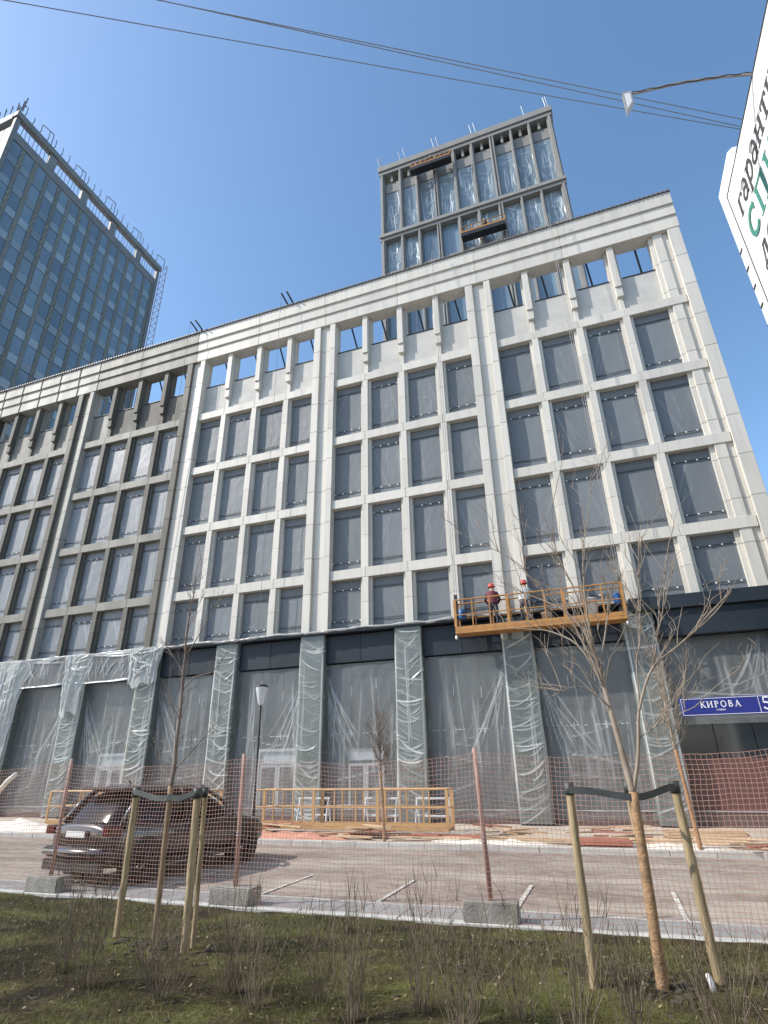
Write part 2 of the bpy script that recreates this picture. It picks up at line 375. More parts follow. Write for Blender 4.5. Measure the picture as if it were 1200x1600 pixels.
pav = tag(empty('building_pavement', (-10, 19, 0)), kind='structure')
mb = MB(); mb.grid(lambda u, v: (-45+60*u, 16.85+5.9*v, .12+.03*max(0, nz(u*60, v*7))), 160, 16)
mb.build('surface', mat('dusty_screed', (.50, .44, .36), .9, (.36, .29, .23), 1.2, (.5, 1.5, 1), bump=.3, bscale=8), pav, True)
for i in range(-40, 14):
    box('kerb_stone', pav, i*1.0+.005, i*1.0+.995, 16.70, 16.85, -.05, .135+.01*nz(i*.9), KERB, .012)

# ------------------------------------------------------------------ main building
FY = 22.44
LX, RX = -38.5, 6.97
bld = empty('office_building', (-15.7, FY, 0), 'white gridded office block under construction with taped plastic over every window', 'building')
BELT = [20.6, 17.0, 13.4, 9.8]; BH = .45; CANT = 7.5
CL = [-2.63-8.74*k for k in range(0, 5)]
# core
box('core_wall', bld, LX, RX-.02, FY+.46, FY+.62, 0, 21.0, CONC, 0)
box('side_wall', bld, RX-.30, RX-.015, FY+.63, FY+14, 0, 24.9, WHITE, 0)
box('side_wall', bld, LX, LX+.3, FY+.63, FY+14, 0, 24.9, CONC, 0)
box('roof_slab', bld, LX+.31, RX-.31, FY+.63, FY+14, 20.7, 20.98, CONC, 0)
def panels(name, x0, x1, y0, y1, z0, z1, step=1.8, mt=WHITE, gap=.012):
    n = max(1, round((z1-z0)/step)); h = (z1-z0)/n
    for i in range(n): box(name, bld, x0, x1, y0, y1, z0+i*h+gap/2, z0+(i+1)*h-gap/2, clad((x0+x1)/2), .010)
for c in CL+[-37.59-.0]:
    if c < -37.7: continue
    panels('pilaster_panel', c-.66, c-.27, FY-.10, FY+.44, CANT, 24.99)
    panels('pilaster_panel', c+.32, c+.64, FY-.10, FY+.44, CANT, 24.99)
    panels('recess_panel', c-.27, c+.32, FY+.06, FY+.40, CANT, 24.99)
    box('core_pier', bld, c-.66, c+.64, FY+.445, FY+.66, 21.0, 25.0, FRIEZE, 0)
# right end
panels('pilaster_panel', 5.80, 6.20, FY+.04, FY+.44, CANT, 24.99)
panels('recess_panel', 6.20, 6.46, FY+.12, FY+.44, CANT, 24.99)
panels('corner_panel', 6.46, RX, FY-.10, FY+.60, CANT, 24.99)
panels('jamb_panel', 5.62, 5.80, FY+.16, FY+.44, CANT, 24.99)
box('core_pier', bld, 5.62, RX-.01, FY+.445, FY+.66, 21.0, 25.0, FRIEZE, 0)
# films
def film_mesh(seed, wd, ht, mt=FILMW):
    n_ = random.choice((0, 1, 1, 2, 3, 6)) if mt is FILMW else random.choice((2, 4, 6, 10)); L_ = []; k = random.choice((-1, 1))
    for _ in range(n_): L_.append((U(-.5, .5)*wd, U(0, .3)*ht, U(.5, 1)*ht, k*U(.05, .45), U(-.06, .06), U(.012, .04), U(.06, .38) if mt is FILMW else U(.1, .6)))
    A_ = [(U(.1, .9)*ht, -wd*.45, wd*U(-.1, .45), U(-.2, .2), U(0, .06), .015, U(.1, .4)) for _ in range(random.choice((0, 1, 2)))]
    return foldsheet(wd, ht, 30, 44, A_, L_, mt, .018, .018, seed)
FM = {h: [film_mesh(i*7.3+h, 1.50, h) for i in range(14)] for h in (3.13, 2.29)}
FML = {h: [film_mesh(i*5.1+h, 1.50, h, FILML) for i in range(6)] for h in (3.13, 2.29)}
bays = [(c+.64, c+8.08, [c+.64+2.02*i for i in range(4)]) for c in CL[1:]]+[(-1.99, 5.62, [-1.99+2.045*i for i in range(4)])]
bays.append((-37.59+.64, CL[4]-.66, [-37.59+.64+2.02*i for i in range(4)])) if False else None
bt_bat = MB(); bt_bat.box(-.70, .70, -.012, .004, -.018, .018)
for i in range(5): bt_bat.box(-.68+i*.30, -.60+i*.30, -.018, -.012, -.03+.012*(i % 2), .022)
BATM = bt_bat.mesh(BATTEN)
tw = MB()
for i in range(4): tw.box(-.66+i*.41, -.60+i*.41, -.022, -.016, -.028, .020)
TWM = tw.mesh(TAPE)
for (b0, b1, ws) in bays:
    right = b0 > -3
    wdt = 1.50
    for fl in range(4):
        zb = BELT[fl]
        # belt in panels with joints on the piers
        xs = [b0]+[(ws[i]+ws[i+1]+wdt-.02)/2 for i in range(3)]+[6.44 if right else b1]
        for i in range(4):
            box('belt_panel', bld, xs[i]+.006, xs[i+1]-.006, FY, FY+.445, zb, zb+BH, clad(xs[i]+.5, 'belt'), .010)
        z1 = zb; z0 = BELT[fl+1]+BH if fl < 3 else CANT+.01; h = z1-z0
        for i in range(4):
            me = random.choice((FML if b0 < -20 else FM)[3.13 if fl < 3 else 2.29])
            f = add('window_film', me, bld, (ws[i]+.74, FY+.30, (z0+z1)/2-(1.565 if fl < 3 else 1.145)))
            for zz in (z1-.44, z0+.42):
                add('batten', BATM, f, (ws[i]+.74, FY+.262, zz), rot=(0, U(-.012, .012), 0))
                if random.random() < .5: tag(add('tape', TWM, f, (ws[i]+.74+U(-.1, .1), FY+.262, zz), rot=(0, U(-.02, .02), 0)), kind='stuff')
            # window frame behind film edge
            if i < 3:
                x0 = ws[i]+1.48; x1 = ws[i+1]; xm = (x0+x1)/2
                for (za, zc) in ((z0, z0+h*.5), (z0+h*.5, z1)):
                    pm_ = clad(x0); key = ('pier', round(zc-za, 2), round(x1-x0, 2), pm_.name)
                    if key not in CB:
                        p = MB(); hh = (zc-za)/2-.006; ww = (x1-x0)/2
                        p.box(-.145, .145, -.24, .20, -hh, hh); p.box(-ws_ if False else -ww, -.145, -.10, .20, -hh, hh); p.box(.145, ww, -.10, .20, -hh, hh)
                        CB[key] = p.mesh(pm_)
                    add('pier_panel', CB[key], bld, (xm, FY+.245, (za+zc)/2))
    # frieze
    zb = BELT[0]+BH
    for i in range(4):
        x0 = ws[i]; x1 = ws[i]+1.48
        box('frieze_panel', bld, x0, x1, FY+.34, FY+.66, zb, 23.12, clad(x0+.1, 'frieze'), .008)
        box('opening_sill', bld, x0+.01, x1-.01, FY+.30, FY+.655, 23.125, 23.165, SILLD, .004)
        br = MB(); xx = x0+U(.4, 1.0); br.bar((xx, FY+.72, 25.3), (xx+.55, FY+2.6, 21.0), .05, 6)
        br.build('brace', BLACK, bld)
        if i < 3:
            xa, xb = x1, ws[i+1]; xm = (xa+xb)/2
            box('frieze_pier', bld, xa, xb, FY+.34, FY+.66, zb, 24.99, clad(xa, 'frieze'), .008)
            box('fin', bld, xm-.15, xm+.15, FY+.0, FY+.335, 22.45, 24.99, clad(xm), .010)
            box('fin_foot', bld, xm-.15, xm+.15, FY+.07, FY+.335, 21.90, 22.44, clad(xm), .010)
            box('fin_tail', bld, xm-.10, xm+.10, FY+.22, FY+.335, zb+.004, 21.895, clad(xm), .008)
# cornice
xs = [LX]+[c for c in sorted(CL+[c+4.37 for c in CL]+[-28.0]) if c > LX+1 and abs(c+28.85) > .1]+[RX+.05]
box('cornice_shadow_backing', bld, LX+.02, -28.02, FY+.02, FY+.655, 25.01, 27.2, BROWN, 0)  # dark backing, shows through the wide joints as painted post shadows
xs = [-28.0-1.75*i for i in range(6, 0, -1)]+[c for c in xs if c > -28.1]
for i in range(len(xs)-1):
    a, b = xs[i]+(.006 if xs[i] > -28.1 else .06), xs[i+1]-(.006 if xs[i] > -28.1 else .06)  # far-left joints widened into dark strips that imitate shadows of posts
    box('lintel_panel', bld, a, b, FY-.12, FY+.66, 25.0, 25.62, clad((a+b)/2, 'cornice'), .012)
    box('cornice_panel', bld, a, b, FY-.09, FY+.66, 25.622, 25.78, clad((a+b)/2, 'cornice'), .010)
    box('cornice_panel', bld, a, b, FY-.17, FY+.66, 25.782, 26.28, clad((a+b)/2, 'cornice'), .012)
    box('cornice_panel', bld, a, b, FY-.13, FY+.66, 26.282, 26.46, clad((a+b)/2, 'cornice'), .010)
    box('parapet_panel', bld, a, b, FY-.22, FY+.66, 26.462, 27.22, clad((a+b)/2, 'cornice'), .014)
mb = MB(); mb.box(LX, RX+.07, FY-.28, FY+.7, 27.225, 27.265)
x = LX
while x < RX: mb.box(x, x+.10, FY-.32, FY-.281, 27.22, 27.30); x += .21
mb.build('roof_flashing', ROOFM, bld)

# ------------------------------------------------------------------ ground floor
COLS = [1.74-4.37*k for k in range(0, 10)]
def wrap_mesh(h, hw=.55, d=.62, n=80):
    T = 2*d+2*hw
    def shape(x, z, e):
        e += .03
        if x < -hw: return (-hw-e, (-hw-x), z)
        if x > hw: return (hw+e, (x-hw), z)
        r = min(1, (hw-abs(x))/.12); return (x, -e*(.6+.4*r), z)
    A_ = []; tl = random.choice((-1, 1))
    for _ in range(n):
        zc = U(.2, h-.1); m_ = random.random(); pw = random.random()**2.2
        if m_ < .55: A_.append((zc, -hw*U(.7, 1.3), hw*U(.6, 1.5), tl*U(-.1, .6), U(.02, .24), U(.008, .035), .12+.88*pw))
        elif m_ < .8: A_.append((zc, hw*U(-.3, .2), hw*U(.8, 1.4), U(.2, 1.1), U(.02, .12), U(.008, .03), .2+.8*pw))
        else: A_.append((zc, -hw*U(.9, 1.5), hw*U(-.4, .1), U(-.9, -.1), U(.0, .1), U(.008, .025), .15+.8*pw))
    L_ = [(s_*hw*U(.9, 1.0), 0, h, 0, U(-.03, .03), .022, U(.6, 1)) for s_ in (-1, 1)]+[(U(-.4, .4), U(0, h*.4), U(h*.5, h), U(-.03, .03), U(-.05, .05), .02, U(.3, .7)) for _ in range(2)]
    return foldsheet(T, h, 72, 250, A_, L_, FILMC, .035, .03, U(0, 90), shape=shape)
WR = [wrap_mesh(7.12) for _ in range(5)]
for k, c in enumerate(COLS):
    col = box('column', bld, c-.52, c+.52, 22.22, 22.95, .12, 7.28, NAVY, .01)
    if k == 0:
        add('film_wrap', wrap_mesh(7.1, .52, .6, 50), col, (c, 22.2, .18))
    else:
        add('film_wrap', WR[k % 5], col, (c, 22.2, .18))
box('column', bld, 5.75, RX, 22.22, 22.95, .12, 7.28, NAVY, .01)
SHV = []
spans = [(COLS[i+1]+.53, COLS[i]-.53) for i in range(9)]+[(2.27, 5.74)]
for k, (a, b) in enumerate(spans):
    n = 2
    for j in range(n):
        xa = a+(b-a)*j/n; xb = a+(b-a)*(j+1)/n
        box('fascia_panel', bld, xa+.005, xb-.005, 22.42, 22.9, 6.10, 7.26, NAVY, .008)
    n = 3
    for j in range(n):
        xa = a+(b-a)*j/n; xb = a+(b-a)*(j+1)/n
        mt = PANEL if k < 9 else (PANEL if j < 1 else GLASSD)
        for (za, zc) in ((.58, 3.28), (3.30, 6.09)):
            if k == 9 and za < 1: mt2 = GLASSD
            else: mt2 = PANEL if k == 9 and za > 3 else mt
            box('glazing_panel', bld, xa+.012, xb-.012, 22.78, 22.86, za, zc, mt2, .004)
        if k < 9:
            t = MB()
            for q in range(3):
                zz = 3.29; xx = xa+U(.05, .95)*(xb-xa); t.box(xx-.05, xx+.05, 22.765, 22.775, zz-.018, zz+.018)
            t.box(xb-.15, xb+.15, 22.763, 22.771, 3.275, 3.305); t.box(xb-.02, xb+.02, 22.758, 22.7625, 3.16, 3.40)
            zz = U(4.6, 5.8); t.box(xb-.012, xb+.012, 22.76, 22.77, zz-.22, zz+.2)
            tag(t.build('tape', TAPE, bld), kind='stuff')
    box('plinth_panel', bld, a, b, 22.55, 22.9, .10, .55, GRANITE, .01)
    if k == 9:
        for j in range(3): box('plinth_panel', bld, a+(b-a)*j/3+.004, a+(b-a)*(j+1)/3-.004, 22.60, 22.775, .58, 2.1, mat('red_granite', (.095, .045, .04), .4, (.13, .065, .058), 15, rnd=.08), .01)
    box('plinth_cap', bld, a, b, 22.52, 22.9, .552, .578, KERB, .004)
    # hanging sheet over the glazing
    if k < 10:
        top = 6.05; zlo = .30 if k < 9 else 3.15; h = top-zlo; w_ = b-a+.04
        if k < 9 and k > 4: me = SHV[k-5]
        else:
            L_ = []; A_ = []
            for _ in range(16):
                z1 = U(.5, 1.02)*h; L_.append((U(-.5, .5)*w_, U(-.05, .4)*h, z1, U(-.10, .10), U(-.05, .05), U(.015, .06), U(.10, .55)))
            sd = random.choice((-1, 1))
            for q in range(9): L_.append((sd*(w_*.5-.25-q*.10), h*U(.25, .5), h*U(.75, 1.0), sd*(.10+.07*q), -sd*.05, .02, U(.3, .9)))
            for _ in range(5): A_.append((U(.02, .5)*h, U(-.5, 0)*w_, U(.1, .5)*w_, U(-.3, .3), U(.02, .15), .02, U(.2, .7)))
            me = foldsheet(w_, h, 90, 110, A_, L_, FILMS, .03, .045, k*3.7)
            if k < 5: SHV.append(me)
        add('film_sheet', me, bld, ((a+b)/2, 22.52, zlo))
        # seam tape run on the sheet
ledge = box('canopy_ledge', bld, LX, 1.45, 22.08, 22.95, 7.30, 7.46, NAVY, .01)
box('canopy_fascia', bld, 1.55, RX+.2, 21.95, 22.95, 7.0, 7.48, NAVY, .012)
box('canopy_fascia', bld, 2.35, RX+.2, 22.10, 22.40, 6.05, 6.98, NAVY, .012)
# crumpled film along the ledge edge
def roll(x0, x1, seed):
    mb = MB(); n = int((x1-x0)*9)
    pts = []; rad = []
    for i in range(n+1):
        x = x0+(x1-x0)*i/n
        pts.append((x, 22.05+.03*nz(x*2.3, seed), 7.47+.05*nz(x*1.4, seed+2)-.06*abs(math.sin(x*.72)))); rad.append(.055+.035*nz(x*3.7, seed+5)+.02*nz(x*9, 3))
    mb.tube(pts, rad, 7); mb.build('film_hem', FILMD, bld, True)
for i in range(6): roll(LX+.2+i*6.65, LX+.2+(i+1)*6.65, i*3.3)
# loose drapes over fascia at the left
def veil(x0, x1, zt, zb, seed):
    w_ = x1-x0; h = zt-zb
    L_ = [(U(-.5, .5)*w_, U(-.1, .3)*h, U(.7, 1.05)*h, U(-.8, .8), U(-.1, .1), U(.012, .03), U(.2, .9)) for _ in range(22)]
    A_ = [(h-U(.02, .25), U(-.5, -.1)*w_, U(.1, .5)*w_, U(-.08, .08), U(.03, .15), .03, U(.5, 1)) for _ in range(5)]+[(.05, -w_*.5, w_*.5, .02, .06, .05, 1)]
    add('film_veil', foldsheet(w_, h, 80, 40, A_, L_, FILMV, .05, .06, seed), bld, ((x0+x1)/2, 21.98, zb))
def gathered(c, w0, w1, zt, zb, seed, mt=FILMD):
    h = zt-zb
    def shape(x, z, e):
        v = 1-z/h; k = (w0+(w1-w0)*min(1, v*1.5)**.8)/w0; u = x/w0
        return (x*k+.10*nz(v*2, seed), -e*1.6-.16*max(0, math.cos(u*math.pi))**.5, z+(.3*nz(u*3, seed)+.12*nz(u*11, seed))*v)
    L_ = [(U(-.5, .5)*w0, U(-.1, .5)*h, U(.6, 1.05)*h, U(-.12, .12), U(-.08, .08), U(.015, .04), U(.3, 1)) for _ in range(26)]
    A_ = [(U(.3, .97)*h, U(-.5, -.1)*w0, U(.1, .5)*w0, U(-.4, .4), U(.03, .2), .025, U(.3, 1)) for _ in range(9)]
    add('film_drape', foldsheet(w0, h, 64, 90, A_, L_, mt, .06, .05, seed, shape=shape), bld, (c, 22.08, zb))
for a, b, sd in ((-37.2, -33.6, 1.3), (-32.8, -29.3, 2.7), (-28.3, -24.9, 4.1), (-24.1, -20.6, 7.7)): veil(a, b, 7.46, 6.0, sd)
gathered(-37.4, 2.2, 1.3, 7.48, 2.6, 3.0); gathered(-33.22, 2.0, 1.25, 7.48, 2.2, 6.0); gathered(-28.85, 2.3, 1.25, 7.48, 1.5, 9.0); gathered(-24.48, 1.9, 1.2, 7.48, 4.6, 12.0); gathered(-20.3, 2.3, 1.7, 7.5, 5.75, 15.0)
# doors
# doors are direct children of the building
def door_flat(x0, x1, h, dark):
    mt = BLACK if dark else DOORW
    mb = MB(); mb.box(x0, x0+.09, 22.6, 22.77, .13, h); mb.box(x1-.09, x1, 22.6, 22.77, .13, h); mb.box(x0+.091, x1-.091, 22.6, 22.77, h-.12, h); mb.box(x0+.091, x1-.091, 22.61, 22.76, 2.2, 2.28)
    fr = mb.build('entrance_door', mt, bld); xm = (x0+x1)/2
    for (a, b) in ((x0+.1, xm-.01), (xm+.01, x1-.1)):
        l = MB(); l.box(a, a+.1, 22.63, 22.69, .14, 2.19); l.box(b-.1, b, 22.63, 22.69, .14, 2.19); l.box(a+.1, b-.1, 22.632, 22.688, 2.08, 2.19); l.box(a+.1, b-.1, 22.632, 22.688, .14, .5)
        l.build('door_leaf', DOORW, fr)
        box('pane', fr, a+.1, b-.1, 22.66, 22.67, .5, 2.08, PANEL, 0)
    box('transom_pane', fr, x0+.09, x1-.09, 22.68, 22.69, 2.28, h-.12, LAMPG, 0)
door_flat(-13.95, -12.05, 2.8, False); door_flat(-9.9, -8.2, 2.85, True); door_flat(-22.6, -21.0, 2.8, False)

# ------------------------------------------------------------------ roof brackets with ropes
def bracket(x, lab):
    t = empty('roof_bracket', (x, FY+.3, 27.27), lab, 'bracket', 'hoist brackets on the parapet')
    for dx in (-.18, .18):
        mb = MB(); mb.bar((x+dx, FY+1.2, 27.35), (x+dx-.05, FY-.75, 27.85), .055, 4); mb.build('arm', BLACK, t)
        mb = MB(); mb.bar((x+dx, FY+.1, 27.27), (x+dx-.02, FY-.2, 27.74), .04, 4); mb.build('strut', BLACK, t)
    mb = MB(); mb.bar((x-.23, FY-.74, 27.80), (x-.23, 22.02, 7.6), .012, 4); mb.build('rope', ROPE, t)
bracket(-20.3, 'black hoist bracket on the parapet where the darker cladding begins'); bracket(-13.8, 'black hoist bracket on the parapet left of the rear tower')
t = empty('roof_vent', (3.0, FY+.9, 27.2), 'small dark vent stack on the parapet right of the rear tower', 'vent')
mb = MB(); mb.lathe([(.16, 0), (.16, .9), (.10, .95), (.10, 1.25), (.2, 1.28), (.2, 1.4), (0, 1.45)], 10, (3.0, FY+1.0, 27.0)); mb.build('stack', BLACK, t)
mb = MB(); mb.box(2.75, 2.84, FY+.9, FY+1.1, 27.0, 28.3); mb.build('duct', mat('rust_red', (.25, .07, .06), .6), t)

# ------------------------------------------------------------------ rear tower
TY = 36.0
bt = empty('rear_tower', (-4.2, TY, 21), 'tall dark stone tower wrapped in clear film rising behind the white block', 'building')
tx0, tx1 = -12.7, 4.22
wx = [(-.341, -.299), (-.289, -.252), (-.243, -.202), (-.190, -.148), (-.137, -.098), (-.087, -.045), (-.032, .008), (.016, .055), (.063, .104)]
wx = [(a*TY, b*TY) for a, b in wx]
box('core', bt, tx0+.05, tx1-.05, TY+1.0, TY+14, 20, 55.4, CONC, 0)
box('cornice', bt, tx0-.15, tx1+.15, TY-.25, TY+14.2, 57.2, 57.95, BTST, .03)
box('cornice', bt, tx0-.05, tx1+.05, TY-.12, TY+.6, 56.75, 57.19, BTST, .03)
box('mid_belt', bt, tx0-.08, tx1+.08, TY-.25, TY+.5, 47.75, 48.15, BTST, .02)
box('mid_belt', bt, tx0-.04, tx1+.04, TY-.10, TY+.5, 47.4, 47.74, BTST, .02)
ed = [tx0]+[v for w_ in wx for v in w_]+[tx1]
for i in range(10):
    a, b = ed[2*i], ed[2*i+1]
    for (z0, z1) in ((34, 47.39), (48.16, 56.74)):
        box('pier', bt, a, b, TY+.05, TY+.9, z0, z1, BTST, .02)
        m_ = (a+b)/2; hw = min(.16, (b-a)*.25)
        if i in (3, 6): 
            box('pier_rib', bt, a+.05, a+.05+hw, TY-.12, TY+.049, z0, z1, BTST, .01); box('pier_rib', bt, b-.05-hw, b-.05, TY-.12, TY+.049, z0, z1, BTST, .01)
        else: box('pier_rib', bt, m_-hw, m_+hw, TY-.10, TY+.049, z0, z1, BTST, .01)
def tfilm(wd, ht, seed):
    L_ = [(U(-.5, .5)*wd, U(-.05, .6)*ht, 0, U(-.10, .10), U(-.12, .12), U(.02, .05), U(.25, 1)) for _ in range(11)]
    L_ = [(a, b, min(ht*1.03, b+U(.8, 3.0)), c, d, e, f) for a, b, _, c, d, e, f in L_]
    A_ = [(U(.05, .95)*ht, U(-.5, 0)*wd, U(.05, .5)*wd, U(-.9, .9), U(0, .2), .03, U(.2, .8)) for _ in range(9)]
    return foldsheet(wd, ht, 30, 80, A_, L_, FILMT, .06, .05, seed)
for i, (a, b) in enumerate(wx):
    wd = b-a
    add('film_panel', tfilm(wd, 6.2, i*4.1), bt, ((a+b)/2, TY+.42, 48.16))
    box('spandrel', bt, a, b, TY+.35, TY+.8, 54.38, 55.75, BTST, .01)
    xm = (a+b)/2; box('parapet_mullion', bt, xm-.12, xm+.12, TY+.2, TY+.8, 55.76, 56.74, BTST, .01)
    bare = i in (2, 3)
    if bare: box('window_pane', bt, a, b, TY+.45, TY+.5, 43.5, 47.38, BLUEG, 0)
    else: add('film_panel', tfilm(wd, 3.88, i*2.3+50), bt, (xm, TY+.42, 43.5))
    box('sill_beam', bt, a, b, TY+.15, TY+.8, 43.0, 43.45, BTST, .01)
    box('window_pane', bt, a, b, TY+.5, TY+.55, 34, 42.99, BLUEG, 0)
    box('glazing_bar', bt, xm-.03, xm+.03, TY+.45, TY+.499, 34, 42.99, STEEL, 0)
    if bare:
        for q in (0.33, .66): box('glazing_bar', bt, a+wd*q-.03, a+wd*q+.03, TY+.41, TY+.449, 43.5, 47.38, STEEL, 0)
box('top_floor_back', bt, tx0+.1, tx1-.1, TY+7, TY+7.2, 55.41, 57.19, SILLD, 0)
mb = MB(); x = tx0+.4
for x in (-12.6, -12.45, -10.4, -9.9, -6.9, -6.45, -3.1, -2.7, 1.9, 3.9, 4.1):
    mb = MB(); mb.bar((x, TY-.1, 57.95), (x-.15, TY-.5, 58.85+U(0, .3)), .045, 4); mb.build('davit', STEEL, bt)
def cradle(name, x0, x1, y0, y1, z, h, mt, label, nb=6, group=None, rope_to=None, hoists=False, deck=.12, dmt=None):
    t = empty(name, ((x0+x1)/2, (y0+y1)/2, z), label, 'work platform', group)
    box('deck', t, x0, x1, y0, y1, z, z+deck, dmt or mt, .01)
    th = .15 if deck > .1 else .09
    def toe(nm, yy): box(nm, t, x0, x1, yy-.02, yy+.02, z+deck+.001, z+deck+th, mt, .005)
    toe('toe_board', y0+.021); toe('toe_board', y1-.021)
    for yy in (y0+.025, y1-.025):
        for zz in (z+h, z+h*.55):
            mb = MB(); mb.bar((x0, yy, zz), (x1, yy, zz), .030 if zz > z+h*.9 else .022, 6); mb.build('rail', mt, t)
        for i in range(nb+1):
            xx = x0+.03+(x1-x0-.06)*i/nb; big = i in (0, nb, nb//3, (2*nb)//3)
            mb = MB(); mb.box(xx-(.05 if big else .02), xx+(.05 if big else .02), yy-.022, yy+.022, z+deck+th+.001, z+h-.01); mb.build('stile', mt, t)
    for xx in (x0+.02, x1-.02):
        mb = MB()
        for zz in (z+h*.55, z+h): mb.bar((xx, y0+.03, zz), (xx, y1-.03, zz), .025, 6)
        mb.build('end_rail', mt, t)
        if hoists:
            mb = MB(); mb.box(xx-.06, xx+.06, (y0+y1)/2-.06, (y0+y1)/2+.06, z+.13, z+h+.3); fr = mb.build('hoist_frame', BLACK, t)
            mb = MB(); mb.lathe([(.0, 0), (.11, .02), (.13, .1), (.13, .34), (.09, .42), (0, .44)], 12, (xx+(.2 if xx < (x0+x1)/2 else -.2), (y0+y1)/2, z+h*.45)); mb.build('hoist_motor', BLUEM, t, True)
            mb = MB(); mb.lathe([(0, 0), (.06, .02), (.07, .08), (.05, .16), (0, .18)], 8, (xx, y0+.1, z-.22)); mb.build('counterweight', STEEL, t)
            for dx in (-.04, .05):
                mb = MB(); mb.bar((xx+dx, (y0+y1)/2, z+h+.3), (xx+dx, rope_to[0], rope_to[1]), .010, 4); mb.build('rope', ROPE, t)
    return t
cradle('suspended_platform', -9.2, -5.25, TY-1.05, TY-.35, 54.55, .95, OCHRE, 'long work platform hanging under the cornice of the rear tower', 8, 'platforms on the rear tower', deck=.42, dmt=BLACK)
cradle('suspended_platform', -5.0, -1.15, TY-1.05, TY-.35, 43.7, 1.1, OCHRE, 'work platform hanging at mid height of the rear tower', 8, 'platforms on the rear tower', deck=.42, dmt=BLACK)

# ------------------------------------------------------------------ left glass tower
GX, G0, G1, GZ = -44.0, 19.84, 39.8, 60.6
gt = empty('glass_tower', (GX-4, (G0+G1)/2, 0), 'blue glass high-rise with bare steel roof frame at the far left', 'building')
box('core', gt, GX-8, GX-.25, G0+.25, G1-.2, 0, GZ-3.6, CONC, 0)
NB = 14; pw = (G1-G0-.75)/NB; y0 = G0+.45; FH = 2.75
zt = GZ-3.5
clipM = MB()
for q in range(8): clipM.box(-.03, .02, -.2+.12*(q % 3), -.08+.12*(q % 3), -1.25+q*.32, -1.15+q*.32)
CLM = clipM.mesh(CLIP)
for i in range(NB):
    ya = y0+i*pw
    box('dark_band', gt, GX-.2, GX-.10, ya+pw*.70, ya+pw, 15, zt, BANDD, .01)
    for f in range(14):
        z1 = zt-f*FH
        box('window_pane', gt, GX-.24, GX-.13, ya+.02, ya+pw*.685, z1-FH*.66, z1-.06, BLUEG, .01)
        box('spandrel_panel', gt, GX-.24, GX-.11, ya+.02, ya+pw*.685, z1-FH+.0, z1-FH*.66-.03, SPAND, .01)
        if f < 11 and (i*7+f*3) % 5 < 3:
            b_ = tag(add('bracket_row', CLM, gt, (GX-.07, ya+pw*.85, z1-FH*.5)), kind='stuff')
box('parapet_band', gt, GX-.3, GX-.05, G0+.2, G1, zt+.02, zt+1.1, TFRAME, .02)
box('corner_column', gt, GX-.40, GX+.02, G0, G0+.4, 0, GZ-.9, TFRAME, .02)
box('corner_column', gt, GX-.5, GX+.0, G1-.3, G1+.1, 0, GZ-.9, TFRAME, .02)
for i in range(9):
    xa = GX-.45-i*.85; box('south_panel', gt, xa-.78, xa, G0+.05, G0+.2, 10, zt+1.5, TFRAME if i % 2 else SPAND, .01)
box('roof_beam', gt, GX-.55, GX+.15, G0-.1, G1+.2, GZ-.7, GZ, TFRAME, .03)
box('roof_beam', gt, GX-8.2, GX-.56, G0-.1, G0+.5, GZ-.9, GZ, TFRAME, .03)
for i in range(4): box('roof_post', gt, GX-.45, GX-.05, G0+3.9+i*4.1, G0+4.7+i*4.1, zt+1.11, GZ-.71, TFRAME, .01)
for i in range(46):
    ya = G0+.5+i*(G1-G0-.6)/46; mb = MB(); mb.bar((GX-.2, ya, zt+1.1), (GX-.2, ya+U(-.15, .15), GZ-.7), .035, 4); mb.build('frame_rod', STEEL, gt)
    if i % 2 == 0:
        mb = MB(); ht = U(.5, .95); mb.bar((GX+.1, ya, GZ-.05), (GX+.28, ya, GZ+.25), .045, 4); mb.bar((GX+.28, ya, GZ+.25), (GX+.28, ya-.05, GZ+.25+ht), .045, 4)
        if i % 10 == 4: mb.bar((GX+.28, ya, GZ+.25+ht), (GX+.3, ya+1.2, GZ+.5+ht), .06, 4); mb.bar((GX+.3, ya+1.2, GZ+.5+ht), (GX+.3, ya+1.25, GZ-.2), .05, 4)
        mb.build('roof_spike', TFRAME, gt)
for i in range(9):
    xa = GX-.4-i*.85; mb = MB(); mb.bar((xa, G0, GZ-.05), (xa+.3, G0-.2, GZ+1.1), .05, 4); mb.bar((xa+.3, G0-.2, GZ+.6), (xa+.5, G0-.2, GZ+.6), .05, 4); mb.build('roof_spike', TFRAME, gt)
mb = MB()
for dx in (-.5, 0, .3): mb.bar((GX+dx, G0+.1, GZ), (GX+dx+.1, G0+.1, GZ+1.7+dx), .06, 4)
mb.bar((GX-.5, G0+.1, GZ+.8), (GX+.5, G0+.2, GZ+.8), .05, 4); mb.build('corner_scaffold', TFRAME, gt)
mb = MB()
for z in np.arange(16, GZ, 1.0):
    mb.bar((GX+.1, G1+.2, z), (GX+.7, G1+.5, z+.5), .03, 4); mb.bar((GX+.7, G1+.5, z+.5), (GX+.1, G1+.2, z+1.0), .03, 4)
mb.bar((GX+.1, G1+.2, 10), (GX+.1, G1+.2, GZ), .05, 4); mb.bar((GX+.7, G1+.5, 10), (GX+.7, G1+.5, GZ+.3), .05, 4)
mb.build('hoist_mast', mat('mast_red', (.36, .22, .22), .6), gt)

